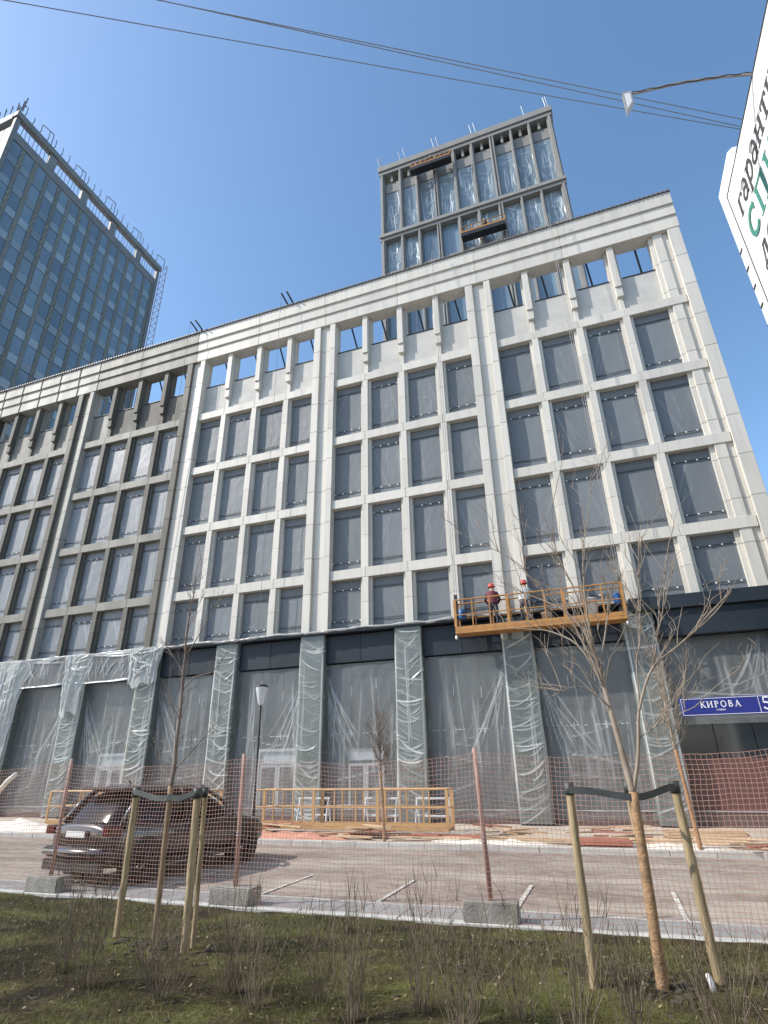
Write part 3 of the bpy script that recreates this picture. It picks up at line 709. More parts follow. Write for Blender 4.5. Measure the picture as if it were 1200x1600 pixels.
# ------------------------------------------------------------------ right-hand building with banner
cb = empty('corner_building', (12, 1, 0), 'white-clad building at the right edge carrying the printed banner', 'building')
box('wall', cb, 5.62, 18, -14, 12.55, 0, 15.9, NBR, .02)
box('corner_pier', cb, 5.6, 7.2, 12.56, 14.2, 0, 17.28, BANNER, .12)
for z in (14.81, 14.15, 13.5, 12.85, 12.22): box('slot', cb, 5.585, 5.605, 13.86, 14.06, z-.035, z+.035, SILLD, 0)
for i in range(7):
    for f in range(3): box('window', cb, 5.58, 5.62, -12+i*3.4, -10.4+i*3.4, 1.2+f*3.6, 3.2+f*3.6, GLASSD, 0)
ban = empty('advertising_banner', (5.52, 7, 11), 'white vinyl banner with dark and green lettering at upper right', 'banner')
mb = MB()
mb.grid(lambda u, v: (5.45-.012*ridge(u*9, v*5)*min(1, 12*min(u, 1-u, v, 1-v)), 1.0+12.2*u, 10.2+5.93*v), 60, 30)
mb.build('sheet', BANNER, ban, True)
box('frame', ban, 5.462, 5.60, .98, 13.22, 10.18, 16.15, BANNER, .02)
mb = MB(); mb.tube([(5.52, 13.30, 10.2), (5.52, 13.30, 16.0)], .06, 8); mb.build('edge_tube', mat('beige_tube', (.50, .47, .42), .5), ban, True)
mb = MB(); mb.tube([(5.442, 13.21, 10.2), (5.442, 13.21, 16.14), (5.442, 1, 16.14)], .014, 5); mb.build('edge_cord', PRINTD, ban)

def arc(cx, cy, rx, ry, a0, a1, n=12): return [(cx+rx*math.cos(math.radians(a0+(a1-a0)*i/n)), cy+ry*math.sin(math.radians(a0+(a1-a0)*i/n))) for i in range(n+1)]
T_, t_ = .15, .075
def srf(x, y, w=.34): return ([(x-w/2, y), (x+w/2, y)], .06)
GL = {
 'К': (.86, [([(.2, 0), (.2, 1)], T_), ([(.27, .5), (.72, .97)], t_), ([(.36, .58), (.76, .03)], T_), srf(.2, .03), srf(.2, .97), srf(.73, .97, .26), srf(.78, .03, .3)]),
 'И': (.98, [([(.2, 0), (.2, 1)], T_), ([(.78, 0), (.78, 1)], T_), ([(.26, .15), (.72, .85)], t_), srf(.2, .03), srf(.2, .97), srf(.78, .03), srf(.78, .97)]),
 'Р': (.78, [([(.2, 0), (.2, 1)], T_), (arc(.3, .74, .3, .23, 90, -90), .11), ([(.2, .97), (.31, .97)], t_), ([(.2, .51), (.31, .51)], t_), srf(.2, .03), srf(.14, .97, .2)]),
 'О': (.98, [(arc(.48, .5, .36, .46, 0, 360, 24), .12)]),
 'В': (.84, [([(.2, 0), (.2, 1)], T_), (arc(.3, .74, .26, .22, 90, -90), .11), (arc(.32, .27, .32, .24, 90, -90), .12), ([(.12, .97), (.31, .97)], t_), ([(.12, .03), (.33, .03)], t_), ([(.2, .51), (.32, .51)], t_)]),
 'А': (.94, [([(.14, .02), (.46, 1)], t_), ([(.42, 1), (.78, .02)], T_), ([(.27, .34), (.64, .34)], t_), srf(.14, .03, .28), srf(.8, .03, .32)]),
 'г': (.62, [([(.18, 0), (.18, .72)], T_), ([(.1, .69), (.56, .69)], t_), ([(.54, .72), (.54, .52)], .08), srf(.18, .03)]),
 'а': (.70, [(arc(.32, .22, .22, .2, -20, 380, 18), .11), ([(.56, .03), (.56, .5)], T_), (arc(.34, .5, .22, .2, 0, 160), .11), ([(.54, .03), (.68, .03)], .06)]),
 'р': (.74, [([(.18, -.3), (.18, .72)], T_), (arc(.4, .36, .24, .33, -150, 150, 18), .12), srf(.18, -.28), srf(.12, .69, .2)]),
 'н': (.80, [([(.18, 0), (.18, .72)], T_), ([(.6, 0), (.6, .72)], T_), ([(.2, .37), (.6, .37)], t_), srf(.18, .03), srf(.18, .69), srf(.6, .03), srf(.6, .69)]),
 'т': (.70, [([(.34, 0), (.34, .72)], T_), ([(.06, .69), (.62, .69)], t_), ([(.08, .72), (.08, .52)], .08), ([(.6, .72), (.6, .52)], .08), srf(.34, .03)]),
 'и': (.80, [([(.18, 0), (.18, .72)], T_), ([(.6, 0), (.6, .72)], T_), ([(.22, .1), (.56, .62)], t_), srf(.18, .03), srf(.18, .69), srf(.6, .03), srf(.6, .69)]),
 'я': (.74, [([(.56, 0), (.56, .72)], T_), (arc(.4, .52, .22, .18, 90, 270), .11), ([(.38, .35), (.12, .03)], .11), ([(.4, .69), (.6, .69)], t_)]),
 'С': (.92, [(arc(.5, .5, .36, .44, 45, 315, 22), .17), ([(.76, .98), (.76, .70)], .08)]),
 'П': (1.0, [([(.22, 0), (.22, 1)], .17), ([(.78, 0), (.78, 1)], .17), ([(.1, .95), (.9, .95)], .10), srf(.22, .04, .4), srf(.78, .04, .4)]),
 'д': (.84, [([(.12, .03), (.76, .03)], .08), ([(.12, .06), (.12, -.16)], .08), ([(.76, .06), (.76, -.16)], .08), ([(.58, .03), (.58, .7)], T_), ([(.3, .69), (.66, .69)], t_), ([(.38, .68), (.22, .05)], .08)]),
 'о': (.74, [(arc(.36, .36, .25, .32, 0, 360, 18), .13)]),
 '5': (.70, [([(.18, .96), (.6, .96)], .11), ([(.2, .96), (.17, .54)], .08), (arc(.33, .3, .24, .27, 120, -150, 16), .12)]),
 'л': (.8, [([(.6, 0), (.6, .72)], T_), ([(.3, .69), (.68, .69)], t_), ([(.34, .68), (.14, .05)], .09), srf(.6, .03)]),
 'ц': (.84, [([(.18, 0), (.18, .72)], T_), ([(.6, 0), (.6, .72)], T_), ([(.1, .03), (.76, .03)], .08), ([(.74, .04), (.74, -.16)], .08)]),
 'у': (.74, [([(.1, .70), (.4, .1)], T_), ([(.66, .70), (.3, -.26)], .08)]),
}
def letters(text, org, right, up, nrm, h, mt, parent, slant=0, track=1.0, wide=1.0):
    org, right, up, nrm = Vector(org), Vector(right), Vector(up), Vector(nrm); x = 0
    for ch in text:
        if ch == ' ': x += .4*h; continue
        wdt, st = GL[ch]; mb = MB(); k = 0
        for pl, th in st:
            for (a, b) in zip(pl[:-1], pl[1:]):
                a, b = Vector(a), Vector(b); d = (b-a); ln = d.length; d.normalize(); nn = Vector((-d.y, d.x))*th/2
                e = d*(.02 if len(pl) > 2 else 0)
                q = [a-e-nn, b+e-nn, b+e+nn, a-e+nn]; k += 1
                mb.quad(*[org+right*((x+(c.x*wide+slant*c.y)*h))+up*(c.y*h)+nrm*(.0006*k) for c in q])
        mb.build('letter', mt, parent); x += wdt*h*track*wide
Yr = (0, -1, 0); Zu = (0, 0, 1); Nx = (-1, 0, 0)
letters('гарантия', (5.43, 12.86, 14.86), Yr, Zu, Nx, .70, PRINTD, ban, .12, 1.0)
letters('СПИ', (5.43, 12.72, 13.78), Yr, Zu, Nx, .80, PRINTG, ban, .0, 1.05, 1.05)
letters('до', (5.43, 12.70, 12.92), Yr, Zu, Nx, .72, PRINTD, ban, .1, 1.0)

# bracket street lamp
t = empty('bracket_street_lamp', (5.45, 10.0, 16.2), 'small floodlight on a long thin arm from the banner top edge', 'street lamp')
mb = MB(); mb.tube([(5.46, 10, 16.14), (4.9, 10, 16.42), (4.05, 10, 16.72), (3.0, 10, 16.94)], .035, 6); mb.build('arm', mat('arm_grey', (.25, .23, .23), .6), t)
mb = MB()
pts = [(5.46-2.4*i/30, 10-.03, 16.14+.8*(i/30)**.8+.02*math.sin(i*1.3)) for i in range(31)]; mb.tube(pts, .012, 5); mb.build('cable', BLACK, t)
mb = MB(); mb.v = [(2.84, 9.92, 16.98), (3.03, 9.92, 16.95), (3.01, 9.92, 16.52), (2.82, 9.92, 16.24), (2.84, 10.05, 16.98), (3.03, 10.05, 16.95), (3.01, 10.05, 16.52), (2.82, 10.05, 16.24)]
mb.f = [(0, 3, 2, 1), (4, 5, 6, 7), (0, 1, 5, 4), (1, 2, 6, 5), (2, 3, 7, 6), (3, 0, 4, 7)]; mb.build('housing', mat('lamp_housing', (.24, .23, .23), .5), t)
mb = MB(); mb.quad((2.87, 9.915, 16.90), (2.85, 9.915, 16.34), (2.985, 9.915, 16.55), (3.0, 9.915, 16.88)); mb.build('lens', LAMPG, t)
# overhead wires
def wire(n, a, b, sag, lab):
    mb = MB(); a, b = Vector(a), Vector(b); pts = []
    for i in range(41):
        u = i/40; p = a.lerp(b, u); p.z -= sag*4*u*(1-u); pts.append(p)
    mb.tube(pts, .014, 5); tag(mb.build('overhead_wire', ROPE), lab, 'wire', 'overhead wires')
d = Vector((16.06, 9.2, 0)).normalized()
wire(0, (-38.6, -11.68, 22.1), (18, 21.7, 22.1), .12, 'topmost of the three overhead wires crossing the sky')
wire(1, (-38.6, -12.2, 22.05), (18, 22.1, 22.05), .12, 'middle of the three overhead wires crossing the sky')
wire(2, (-38.6, -10.2, 22.0), (18, 21.73, 22.0), .12, 'lowest overhead wire, starting at the upper left corner')
t = empty('utility_pole', (18, 21.8, 0), 'steel pole behind the banner building carrying the overhead wires', 'pole')
mb = MB(); mb.tube([(18, 21.8, 0), (18, 21.8, 22.6)], [.16, .1], 10); mb.build('shaft', STEEL, t); mb = MB(); mb.bar((18, 21.2, 22.1), (18, 22.4, 22.0), .05); mb.build('crossarm', STEEL, t)

# street name sign
t = empty('street_name_sign', (2.72, 11.06, .02), 'blue street name plate reading КИРОВА at the right edge', 'sign')
box('plate', t, 1.25, 2.80, 11.0, 11.03, 2.69, 2.975, SIGNB, .004)
mb = MB()
for (a, b, c, d_) in ((1.27, 2.78, 2.955, 2.962), (1.27, 2.78, 2.703, 2.710), (1.27, 1.277, 2.711, 2.954), (2.395, 2.402, 2.711, 2.954)): mb.quad((a, 10.994, c), (b, 10.994, c), (b, 10.994, d_), (a, 10.994, d_))
mb.build('border', SIGNW, t)
letters('КИРОВА', (1.545, 10.994, 2.815), (1, 0, 0), (0, 0, 1), (0, -1, 0), .098, SIGNW, t, 0, 1.16)
letters('улица', (1.77, 10.994, 2.765), (1, 0, 0), (0, 0, 1), (0, -1, 0), .034, SIGNW, t, 0, 1.0)
letters('5', (2.43, 10.994, 2.755), (1, 0, 0), (0, 0, 1), (0, -1, 0), .19, SIGNW, t, 0, 1.0)
mb = MB(); mb.tube([(2.72, 11.09, 0), (2.72, 11.09, 3.0)], .03, 10); mb.build('post', STEEL, t)

# ------------------------------------------------------------------ suspended platform with workers
PZ = 6.62
cradle('suspended_platform', -4.78, 1.38, 21.25, 21.93, PZ, 1.32, OCHRE, 'rusty orange work platform with two workers hanging over the canopy', 9, None, (FY-.7, 27.6), True)
for x in (-4.76, 1.36):
    for s in (0,):
        pass
def bucket(x, y, z, r, h, mt, lab):
    t = empty('bucket', (x, y, z), lab, 'bucket')
    mb = MB(); mb.lathe([(0, 0), (r*.82, 0), (r, h), (r*1.04, h), (r*1.04, h+.02), (r*.9, h+.02), (r*.9, h*.9), (0, h*.9)], 14, (x, y, z)); mb.build('pail', mt, t, True)
    mb = MB(); mb.tube([(x+r*math.cos(a), y-.02, z+h+r*.9*math.sin(a)) for a in np.linspace(0, math.pi, 9)], .008, 4); mb.build('handle', BLACK, t)
WP = mat('white_plastic', (.70, .70, .72), .45)
bucket(.28, 21.5, PZ+.125, .2, .75, WP, 'tall white bucket on the hanging platform behind the tree')
bucket(-1.35, 21.5, PZ+.125, .2, .38, mat('beige_sack', (.55, .47, .40), .8), 'squat beige bucket in the middle of the hanging platform')
bucket(-2.72, 21.45, PZ+.125, .13, .28, mat('grey_pail', (.40, .40, .38), .6), 'small grey bucket between the two workers')
bucket(-4.45, 21.5, PZ+.6, .11, .28, BLUEM, 'small blue pail at the left end of the hanging platform')

def person(loc, rz, label, cols, lean=0.1, arms='fwd', s=1.0):
    t = empty('person', loc, label, 'person', None, rz)
    V = []; E = []; Rr = []
    def v(p, r, par=None):
        V.append(p); Rr.append(r)
        if par is not None: E.append((par, len(V)-1))
        return len(V)-1
    ly = lean
    pel = v((0, 0, .95), .15)
    sp = v((0, ly*.4, 1.15), .135, pel); ch = v((0, ly*.8, 1.34), .155, sp); nk = v((0, ly, 1.50), .06, ch); hd = v((0, ly+.02, 1.60), .085, nk); tp = v((0, ly+.03, 1.70), .085, hd)
    ns = v((0, ly+.13, 1.60), .02, hd)
    for sx in (-1, 1):
        hp = v((sx*.10, 0, .88), .10, pel); kn = v((sx*.12, .05, .50), .072, hp); an = v((sx*.12, -.02, .10), .05, kn); to = v((sx*.13, .16, .05), .045, an)
        sh = v((sx*.19, ly*.85, 1.41), .07, ch)
        if arms == 'fwd': el = v((sx*.29, ly+.02, 1.16), .052, sh); wr = v((sx*.20, ly+.22, 1.08), .04, el)
        else: el = v((sx*.30, ly+.16, 1.30), .052, sh); wr = v((sx*.16, ly+.38, 1.40), .04, el)
        pm = v(tuple(Vector(V[wr])+Vector((-sx*.03, .07, .01))), .036, wr); b0 = Vector(V[pm])
        for q in range(4):
            f1 = v(tuple(b0+Vector(((q-1.5)*.018, .04, 0))), .010, pm); v(tuple(b0+Vector(((q-1.5)*.020, .075-.006*abs(q-1.5), -.02))), .009, f1)
        v(tuple(b0+Vector((-sx*.045, .03, .02))), .010, pm)
    me = bpy.data.meshes.new('body'); me.from_pydata(V, E, []); o = add('body', me, t, (0, 0, 0), True)
    M = bpy.data.materials.new('worker_clothes'); M.use_nodes = True; N, L = M.node_tree.nodes, M.node_tree.links
    tc = N.new('ShaderNodeTexCoord'); sx_ = N.new('ShaderNodeSeparateXYZ'); L.new(tc.outputs['Object'], sx_.inputs[0])
    r = N.new('ShaderNodeValToRGB'); r.color_ramp.interpolation = 'CONSTANT'; e = r.color_ramp.elements
    e[0].position = 0; e[0].color = (.02, .02, .02, 1); e[1].position = .05; e[1].color = (*cols[0], 1)
    k = e.new(.485); k.color = (*cols[1], 1); k = e.new(.755); k.color = (.45, .28, .21, 1)
    dv = N.new('ShaderNodeMath'); dv.operation = 'DIVIDE'; dv.inputs[1].default_value = 2; L.new(sx_.outputs['Z'], dv.inputs[0]); L.new(dv.outputs[0], r.inputs[0])
    L.new(r.outputs[0], N['Principled BSDF'].inputs['Base Color']); N['Principled BSDF'].inputs['Roughness'].default_value = .85
    me.materials.append(M)
    sm = o.modifiers.new('skin', 'SKIN'); sb = o.modifiers.new('sub', 'SUBSURF'); sb.levels = 1; sb.render_levels = 2; sm.use_smooth_shade = True
    for i, sv in enumerate(me.skin_vertices[0].data): sv.radius = (Rr[i], Rr[i]); sv.use_root = (i == 0)
    mb = MB(); mb.lathe([(.145, 0), (.15, .02), (.125, .03), (.12, .09), (.085, .15), (0, .17)], 14, (0, ly+.03, 1.68)); h = add('helmet', mb.mesh(cols[2], True), t, (0, 0, 0), True)
    if cols[3]:
        mb = MB()
        def fn(u, vv):
            a = 2*math.pi*u; z = 1.02+.44*vv; r = .185+.01*math.sin(a*2)
            return (r*1.12*math.cos(a), ly*(.3+.6*vv)+r*.92*math.sin(a), z)
        mb.grid(fn, 20, 6, True); add('vest', mb.mesh(cols[3], True), t, (0, 0, 0), True)
    o.scale = (1, 1, 1); t.scale = (s, s, s)
    return t
HRED = mat('helmet_red', (.50, .06, .05), .35); VEST = mat('vest_maroon', (.16, .04, .05), .8); VESTB = mat('jacket_grey', (.42, .44, .45), .8)
person((-3.3, 21.55, PZ+.12), .15, 'worker in dark clothes and red helmet at the left of the hanging platform', ((.03, .032, .05), (.05, .03, .035), HRED, VEST), .10, 'fwd')
person((-2.12, 21.55, PZ+.12), -.25, 'worker in pale grey jacket and red helmet, right of the other worker', ((.05, .05, .06), (.38, .40, .41), HRED, VESTB), .16, 'up')
HW = mat('helmet_white', (.75, .75, .74), .4)
for i, (x, y, z) in enumerate(((-7.2, TY-.7, 54.98), (-2.9, TY-.7, 44.13))):
    person((x, y, z), .3, ['worker in white helmet on the upper platform of the rear tower', 'worker in white helmet on the lower platform of the rear tower'][i], ((.04, .04, .05), (.10, .09, .06), HW, None), .2, 'fwd', .8)

# ------------------------------------------------------------------ things on the pavement in front
cradle('ground_platform', -11.4, -4.72, 18.35, 19.05, .26, 1.12, YELLOW, 'long yellow work platform standing on the pavement right of the car', 9, deck=.08)
cradle('ground_platform', -20.6, -13.2, 18.5, 19.2, .24, 1.12, YELLOW, 'long yellow work platform on the pavement partly behind the car', 9, deck=.08)
for i, (x, y, z, L, a, red) in enumerate([(-9.6, 17.5, .16, 3.2, .05, 1), (-8.0, 17.3, .17, 2.6, -.06, 0), (-5.0, 17.45, .17, 2.4, .12, 0), (-4.6, 17.7, .2, 2.2, -.15, 1), (-2.5, 17.4, .16, 3.4, .03, 0), (-1.4, 17.8, .17, 3.0, -.05, 0),
      (.2, 17.4, .17, 3.2, .04, 0), (1.4, 18.0, .18, 3.0, -.08, 0), (2.6, 17.5, .17, 3.0, .03, 0), (-12.5, 17.6, .16, 3.0, .02, 0), (3.3, 18.2, .2, 3.2, .05, 0), (-16.5, 17.5, .16, 3.2, -.04, 1), (-6.3, 17.9, .16, 3.0, .09, 1), (-19.5, 17.4, .16, 3.2, .03, 0)]):
    o = add('plank', cbox(L, .17, .045, REDPL if red else PLANK, .006), None, (x, y, z+.03), rot=(0, 0, a))
    where = ['before the left half of the yellow platform', 'below the middle of the yellow platform', 'below the right end of the yellow platform', 'slanting under the right end of the yellow platform', 'by the far kerb, left of the right stakes', 'behind the left stake of the right tree',
             'between the stakes of the right tree', 'behind the right stakes, nearer the building', 'below the street name plate', 'just right of the car bonnet', 'at the right edge, nearer the building', 'behind the car tailgate', 'behind the small tree', 'left of the car'][i]
    tag(o, ('reddish plank on the pavement ' if red else 'pale plank on the pavement ')+where, 'plank', 'planks on the pavement')
def pile(x, y, L, n, lab, mt):
    t = empty('timber_stack', (x, y, .15), lab, 'timber')
    for i in range(n): box('board', t, x-L/2+U(-.1, .1), x+L/2+U(-.1, .1), y-.3+.2*(i % 3), y-.12+.2*(i % 3), .17+.06*(i//3), .225+.06*(i//3), mt, .005)
pile(-.5, 17.2, 1.3, 6, 'short stack of reddish boards right of the middle fence post', REDPL); pile(2.1, 19.2, 1.9, 9, 'stack of pale boards against the plinth at the right', PLANK)
def heap(x, y, rx, ry, h, mt, nm, lab, cat, seed):
    mb = MB(); mb.grid(lambda u, v: (x+rx*(2*u-1), y+ry*(2*v-1), .10+h*max(0, 1-(2*u-1)**2-(2*v-1)**2)**.6*(.5+.7*abs(nz(u*5+seed, v*4, seed)))), 30, 16); tag(mb.build(nm, mt, None, True), lab, cat)
heap(-9.5, 17.3, 2.1, .35, .28, mat('orange_net_heap', (.55, .26, .17), .8, (.38, .18, .13), 9, bump=.5, bscale=30), 'net_heap', 'low heap of crumpled orange netting by the far kerb', 'netting', 3)
heap(-3.4, 17.35, 1.7, .4, .16, SHEET, 'dust_sheet', 'crumpled pale sheet spread by the far kerb below the yellow platform', 'sheet', 8)
heap(1.0, 17.3, 1.6, .4, .15, SHEET, 'dust_sheet', 'crumpled pale sheet by the far kerb beside the thin tree', 'sheet', 15)
heap(-21, 17.6, 2.4, .5, .5, SHEET, 'dust_sheet', 'crumpled pale sheet on the pavement at the left edge', 'sheet', 25)
mb = MB(); mb.tube([(-22.9, 18, 1.2), (-22.4, 18, 1.75), (-22.0, 18, 2.0)], .09, 10); tag(mb.build('drain_pipe', PIPE, None, True), 'bent cream pipe at the far left edge above the platform', 'pipe')
random.seed(31)
def trestle(x, y, lab):
    t = empty('trestle', (x, y, .14), lab, 'trestle')
    for dx in (-.55, .55):
        mb = MB(); mb.bar((x+dx, y-.25, .13), (x+dx, y, 1.05), .03, 5); mb.bar((x+dx, y+.25, .13), (x+dx, y, 1.05), .03, 5); mb.bar((x+dx, y-.14, .55), (x+dx, y+.14, .55), .022, 4); mb.build('leg_frame', DOORW, t)
    for z in (.55, 1.06): mb = MB(); mb.bar((x-.6, y, z), (x+.6, y, z), .035, 5); mb.build('cross_bar', DOORW, t)
for x, lab in ((-9.9, 'white trestle behind the left part of the yellow platform'), (-7.4, 'white trestle behind the small bare tree'), (-5.6, 'white trestle behind the right end of the yellow platform'), (-15.6, 'white trestle behind the car roof')): trestle(x, 19.9, lab)
for k, (x, y) in enumerate(((-10.6, 17.9), (-7.3, 17.75), (-3.1, 18.4), (-.2, 18.6), (3.6, 17.2), (-14.2, 17.8))):
    lab = ['scrap heap of short boards left of the lamp post foot', 'scrap heap of short boards left of the small bare tree', 'scrap heap of short boards right of the yellow platform', 'scrap heap of short boards behind the right tree stakes', 'scrap heap of short boards at the right edge by the kerb', 'scrap heap of short boards hidden behind the car'][k]
    t = empty('board_heap', (x, y, .14), lab, 'boards')
    for q in range(11):
        L = U(.5, 1.6); o = add('board', cbox(round(L, 1), .12, .03, random.choice((PLANK, PLANK, REDPL)), .004), t, (x+U(-.7, .7), y+U(-.3, .3), .17+.028*q), rot=(U(-.04, .04), U(-.05, .05), U(-.5, .5)))
random.seed(11)
# lamp post
t = empty('lamp_post', (-11.15, 18.0, .13), 'slim black lamp post with white tapered head behind the car', 'street lamp')
mb = MB(); mb.tube([(-11.15, 18, .13), (-11.15, 18, .8), (-11.15, 18, .82), (-11.15, 18, 4.05)], [.09, .085, .055, .04], 10); mb.build('shaft', BLACK, t, True)
mb = MB(); mb.lathe([(.06, 0), (.10, .06), (.20, .50), (.215, .60)], 18, (-11.15, 18, 4.06)); mb.build('diffuser', LAMPG, t, True)
mb = MB(); mb.lathe([(.225, 0), (.235, .03), (.12, .09), (0, .10)], 18, (-11.15, 18, 4.66)); mb.build('cap', BLACK, t, True)

# ------------------------------------------------------------------ car
car = empty('parked_car', (-10.12, 9.92, .01), 'black hatchback parked nose-in behind the orange net', 'car', None, -math.radians(8.5))
cs = 1.09; car.scale = (cs, cs, cs)
def cadd(name, mb, mt, parent=car, smooth=False, sub=0):
    o = add(name, mb.mesh(mt, smooth), parent, (0, 0, 0), True)
    if sub: s_ = o.modifiers.new('s', 'SUBSURF'); s_.levels = sub; s_.render_levels = sub
    return o
# local: x right, y forward (0 rear .. 4.45 front)
st = [  # y, halfwidth, zbottom, zshoulder, ztop(centre)
 (0.00, .62, .46, .82, .93), (.06, .82, .32, .89, 1.00), (.30, .90, .24, .93, 1.03), (.9, .915, .22, .94, 1.03), (2.0, .915, .22, .93, 1.01), (3.0, .915, .22, .92, 1.02), (3.5, .905, .24, .90, .99), (4.0, .87, .26, .83, .92), (4.32, .78, .30, .72, .80), (4.42, .60, .36, .62, .68)]
mb = MB()
def sec(y, w_, zb, zs, zt_):
    half = [(0, zb), (w_*.8, zb), (w_*.97, zb+.10), (w_, (zb+zs)*.5), (w_*.985, zs-.06), (w_*.93, zs), (w_*.6, zt_-.01), (0, zt_)]
    return [(x, y, z) for x, z in half]+[(-x, y, z) for x, z in half[-2:0:-1]]
for s_ in st: mb.v += sec(*s_)
n = 14
for i in range(len(st)-1):
    for j in range(n): mb.f.append((i*n+j, i*n+(j+1) % n, (i+1)*n+(j+1) % n, (i+1)*n+j))
mb.f.append(tuple(range(n-1, -1, -1))); mb.f.append(tuple((len(st)-1)*n+j for j in range(n)))
mb.f = [tuple(reversed(f)) for f in mb.f]
body = cadd('body', mb, PAINT, car, True, 2)
# greenhouse (glass) and roof
def ring(y0, y1, wb, wf, z):
    p = []
    for (x, y) in ((-wb, y0), (-wb*.6, y0-.05), (0, y0-.07), (wb*.6, y0-.05), (wb, y0), (wf*1.0, (y0*2+y1)/3), (wf, (y0+2*y1)/3), (wf*.93, y1), (wf*.5, y1+.09), (0, y1+.12), (-wf*.5, y1+.09), (-wf*.93, y1), (-wf, (y0+2*y1)/3), (-wf*1.0, (y0*2+y1)/3)): p.append((x, y, z))
    return p
mb = MB(); R0 = ring(.22, 3.28, .80, .86, .93); R1 = ring(.42, 2.85, .74, .79, 1.25); R2r = ring(.72, 2.22, .60, .63, 1.55)
mb.v = R0+R1+R2r; k = 14
for i in range(2):
    for j in range(k): mb.f.append((i*k+j, i*k+(j+1) % k, (i+1)*k+(j+1) % k, (i+1)*k+j))
mb.f.append(tuple(2*k+j for j in range(k)))
cadd('greenhouse_glass', mb, CGLASS, car, True, 1)
mb = MB(); A = ring(.66, 2.36, .64, .67, 1.48); B = ring(.72, 2.26, .58, .60, 1.575); D_ = ring(1.05, 1.85, .3, .3, 1.615); mb.v = A+B+D_
for i in range(2):
    for j in range(k): mb.f.append((i*k+j, i*k+(j+1) % k, (i+1)*k+(j+1) % k, (i+1)*k+j))
mb.f.append(tuple(2*k+j for j in range(k))); roof = cadd('roof', mb, PAINT, car, True, 2)
mb = MB(); mb.box(-.60, .60, .38, .80, 1.515, 1.565); cadd('spoiler', mb, PAINT, roof)
mb = MB(); mb.box(-.14, .14, .375, .379, 1.53, 1.55); cadd('brake_light', mb, REDL, roof)
mb = MB(); mb.bar((.0, 1.0, 1.60), (0, .95, 1.68), .02); cadd('aerial', mb, PLASTIC, roof)
for sx in (-1, 1):
    mb = MB(); mb.tube([(sx*.825, .30, .94), (sx*.765, .50, 1.25), (sx*.635, .78, 1.54)], [.075, .065, .05], 6); cadd('rear_pillar', mb, PAINT, car, True)
    mb = MB(); mb.tube([(sx*.875, 1.75, .94), (sx*.805, 1.75, 1.25), (sx*.66, 1.72, 1.53)], [.04, .035, .03], 6); cadd('middle_pillar', mb, PLASTIC, car, True)
    mb = MB(); mb.tube([(sx*.82, 3.22, .95), (sx*.75, 2.83, 1.25), (sx*.625, 2.30, 1.54)], [.045, .04, .035], 6); cadd('front_pillar', mb, PAINT, car, True)
    mb = MB(); mb.box(sx*.80-.11, sx*.80+.11, -.005, .22, .80, .94); tl = cadd('tail_light', mb, REDL)
    mb = MB(); mb.box(sx*.62-.10, sx*.62+.10, -.035, .02, .44, .49); cadd('reflector', mb, REDL)
    mb = MB(); mb.lathe([(0, 0), (.09, .01), (.11, .06), (.08, .13), (0, .14)], 10, (sx*1.0, 2.75, .98)); cadd('mirror', mb, PAINT, car, True)
    for yy in (1.35, 2.45): mb = MB(); mb.box(sx*.915-.015, sx*.915+.015, yy, yy+.2, .80, .825); cadd('door_handle', mb, PLASTIC)
    mb = MB(); mb.box(sx*.91-.02, sx*.91+.02, 1.05, 3.05, .24, .33); cadd('sill_trim', mb, PLASTIC)
    for yy in (.82, 3.52):
        mb = MB(); cx = sx*.80
        mb.grid(lambda u, v: (sx*([.66, .90, .925, .925, .90][round(v*4)]), yy+[.40, .41, .40, .36, .345][round(v*4)]*math.cos(2*math.pi*u), .34+[.40, .41, .40, .36, .345][round(v*4)]*math.sin(2*math.pi*u)), 24, 4, True); cadd('wheel_arch', mb, PLASTIC, car, True)
        mb = MB(); mb.grid(lambda u, v: (sx*([.70, .72, .90, .935, .935, .92][round(v*5)]), yy+[.20, .33, .345, .32, .24, .22][round(v*5)]*math.cos(2*math.pi*u), .345+[.20, .33, .345, .32, .24, .22][round(v*5)]*math.sin(2*math.pi*u)), 28, 5, True); wh = cadd('wheel', mb, TYRE, car, True)
        mb = MB()
        for q in range(5):
            a = q*2*math.pi/5; mb.bar((sx*.925, yy, .345), (sx*.915, yy+.225*math.cos(a), .345+.225*math.sin(a)), .032, 4)
        mb.grid(lambda u, v: (sx*.918, yy+(.20+.04*v)*math.cos(2*math.pi*u), .345+(.20+.04*v)*math.sin(2*math.pi*u)), 24, 1, True); cadd('rim', mb, RIM, wh)
mb = MB(); mb.box(-.80, .80, -.03, .05, .24, .40); cadd('rear_diffuser', mb, PLASTIC)
mb = MB(); mb.tube([(-.86, .12, .53), (-.78, -.02, .53), (0, -.07, .53), (.78, -.02, .53), (.86, .12, .53)], .075, 8); cadd('rear_bumper', mb, PAINT, car, True)
mb = MB(); mb.box(-.30, .30, -.035, .0, .76, .87); rc = cadd('plate_recess', mb, PLASTIC)
mb = MB(); mb.box(-.26, .26, -.045, -.036, .765, .865); pl_ = cadd('number_plate', mb, PLATE, car)
mb = MB(); mb.bar((.0, .29, 1.03), (-.46, .34, 1.08), .012, 4); mb.lathe([(0, 0), (.03, .0), (.03, .04), (0, .05)], 8, (0, .27, 1.01)); cadd('wiper', mb, PLASTIC)

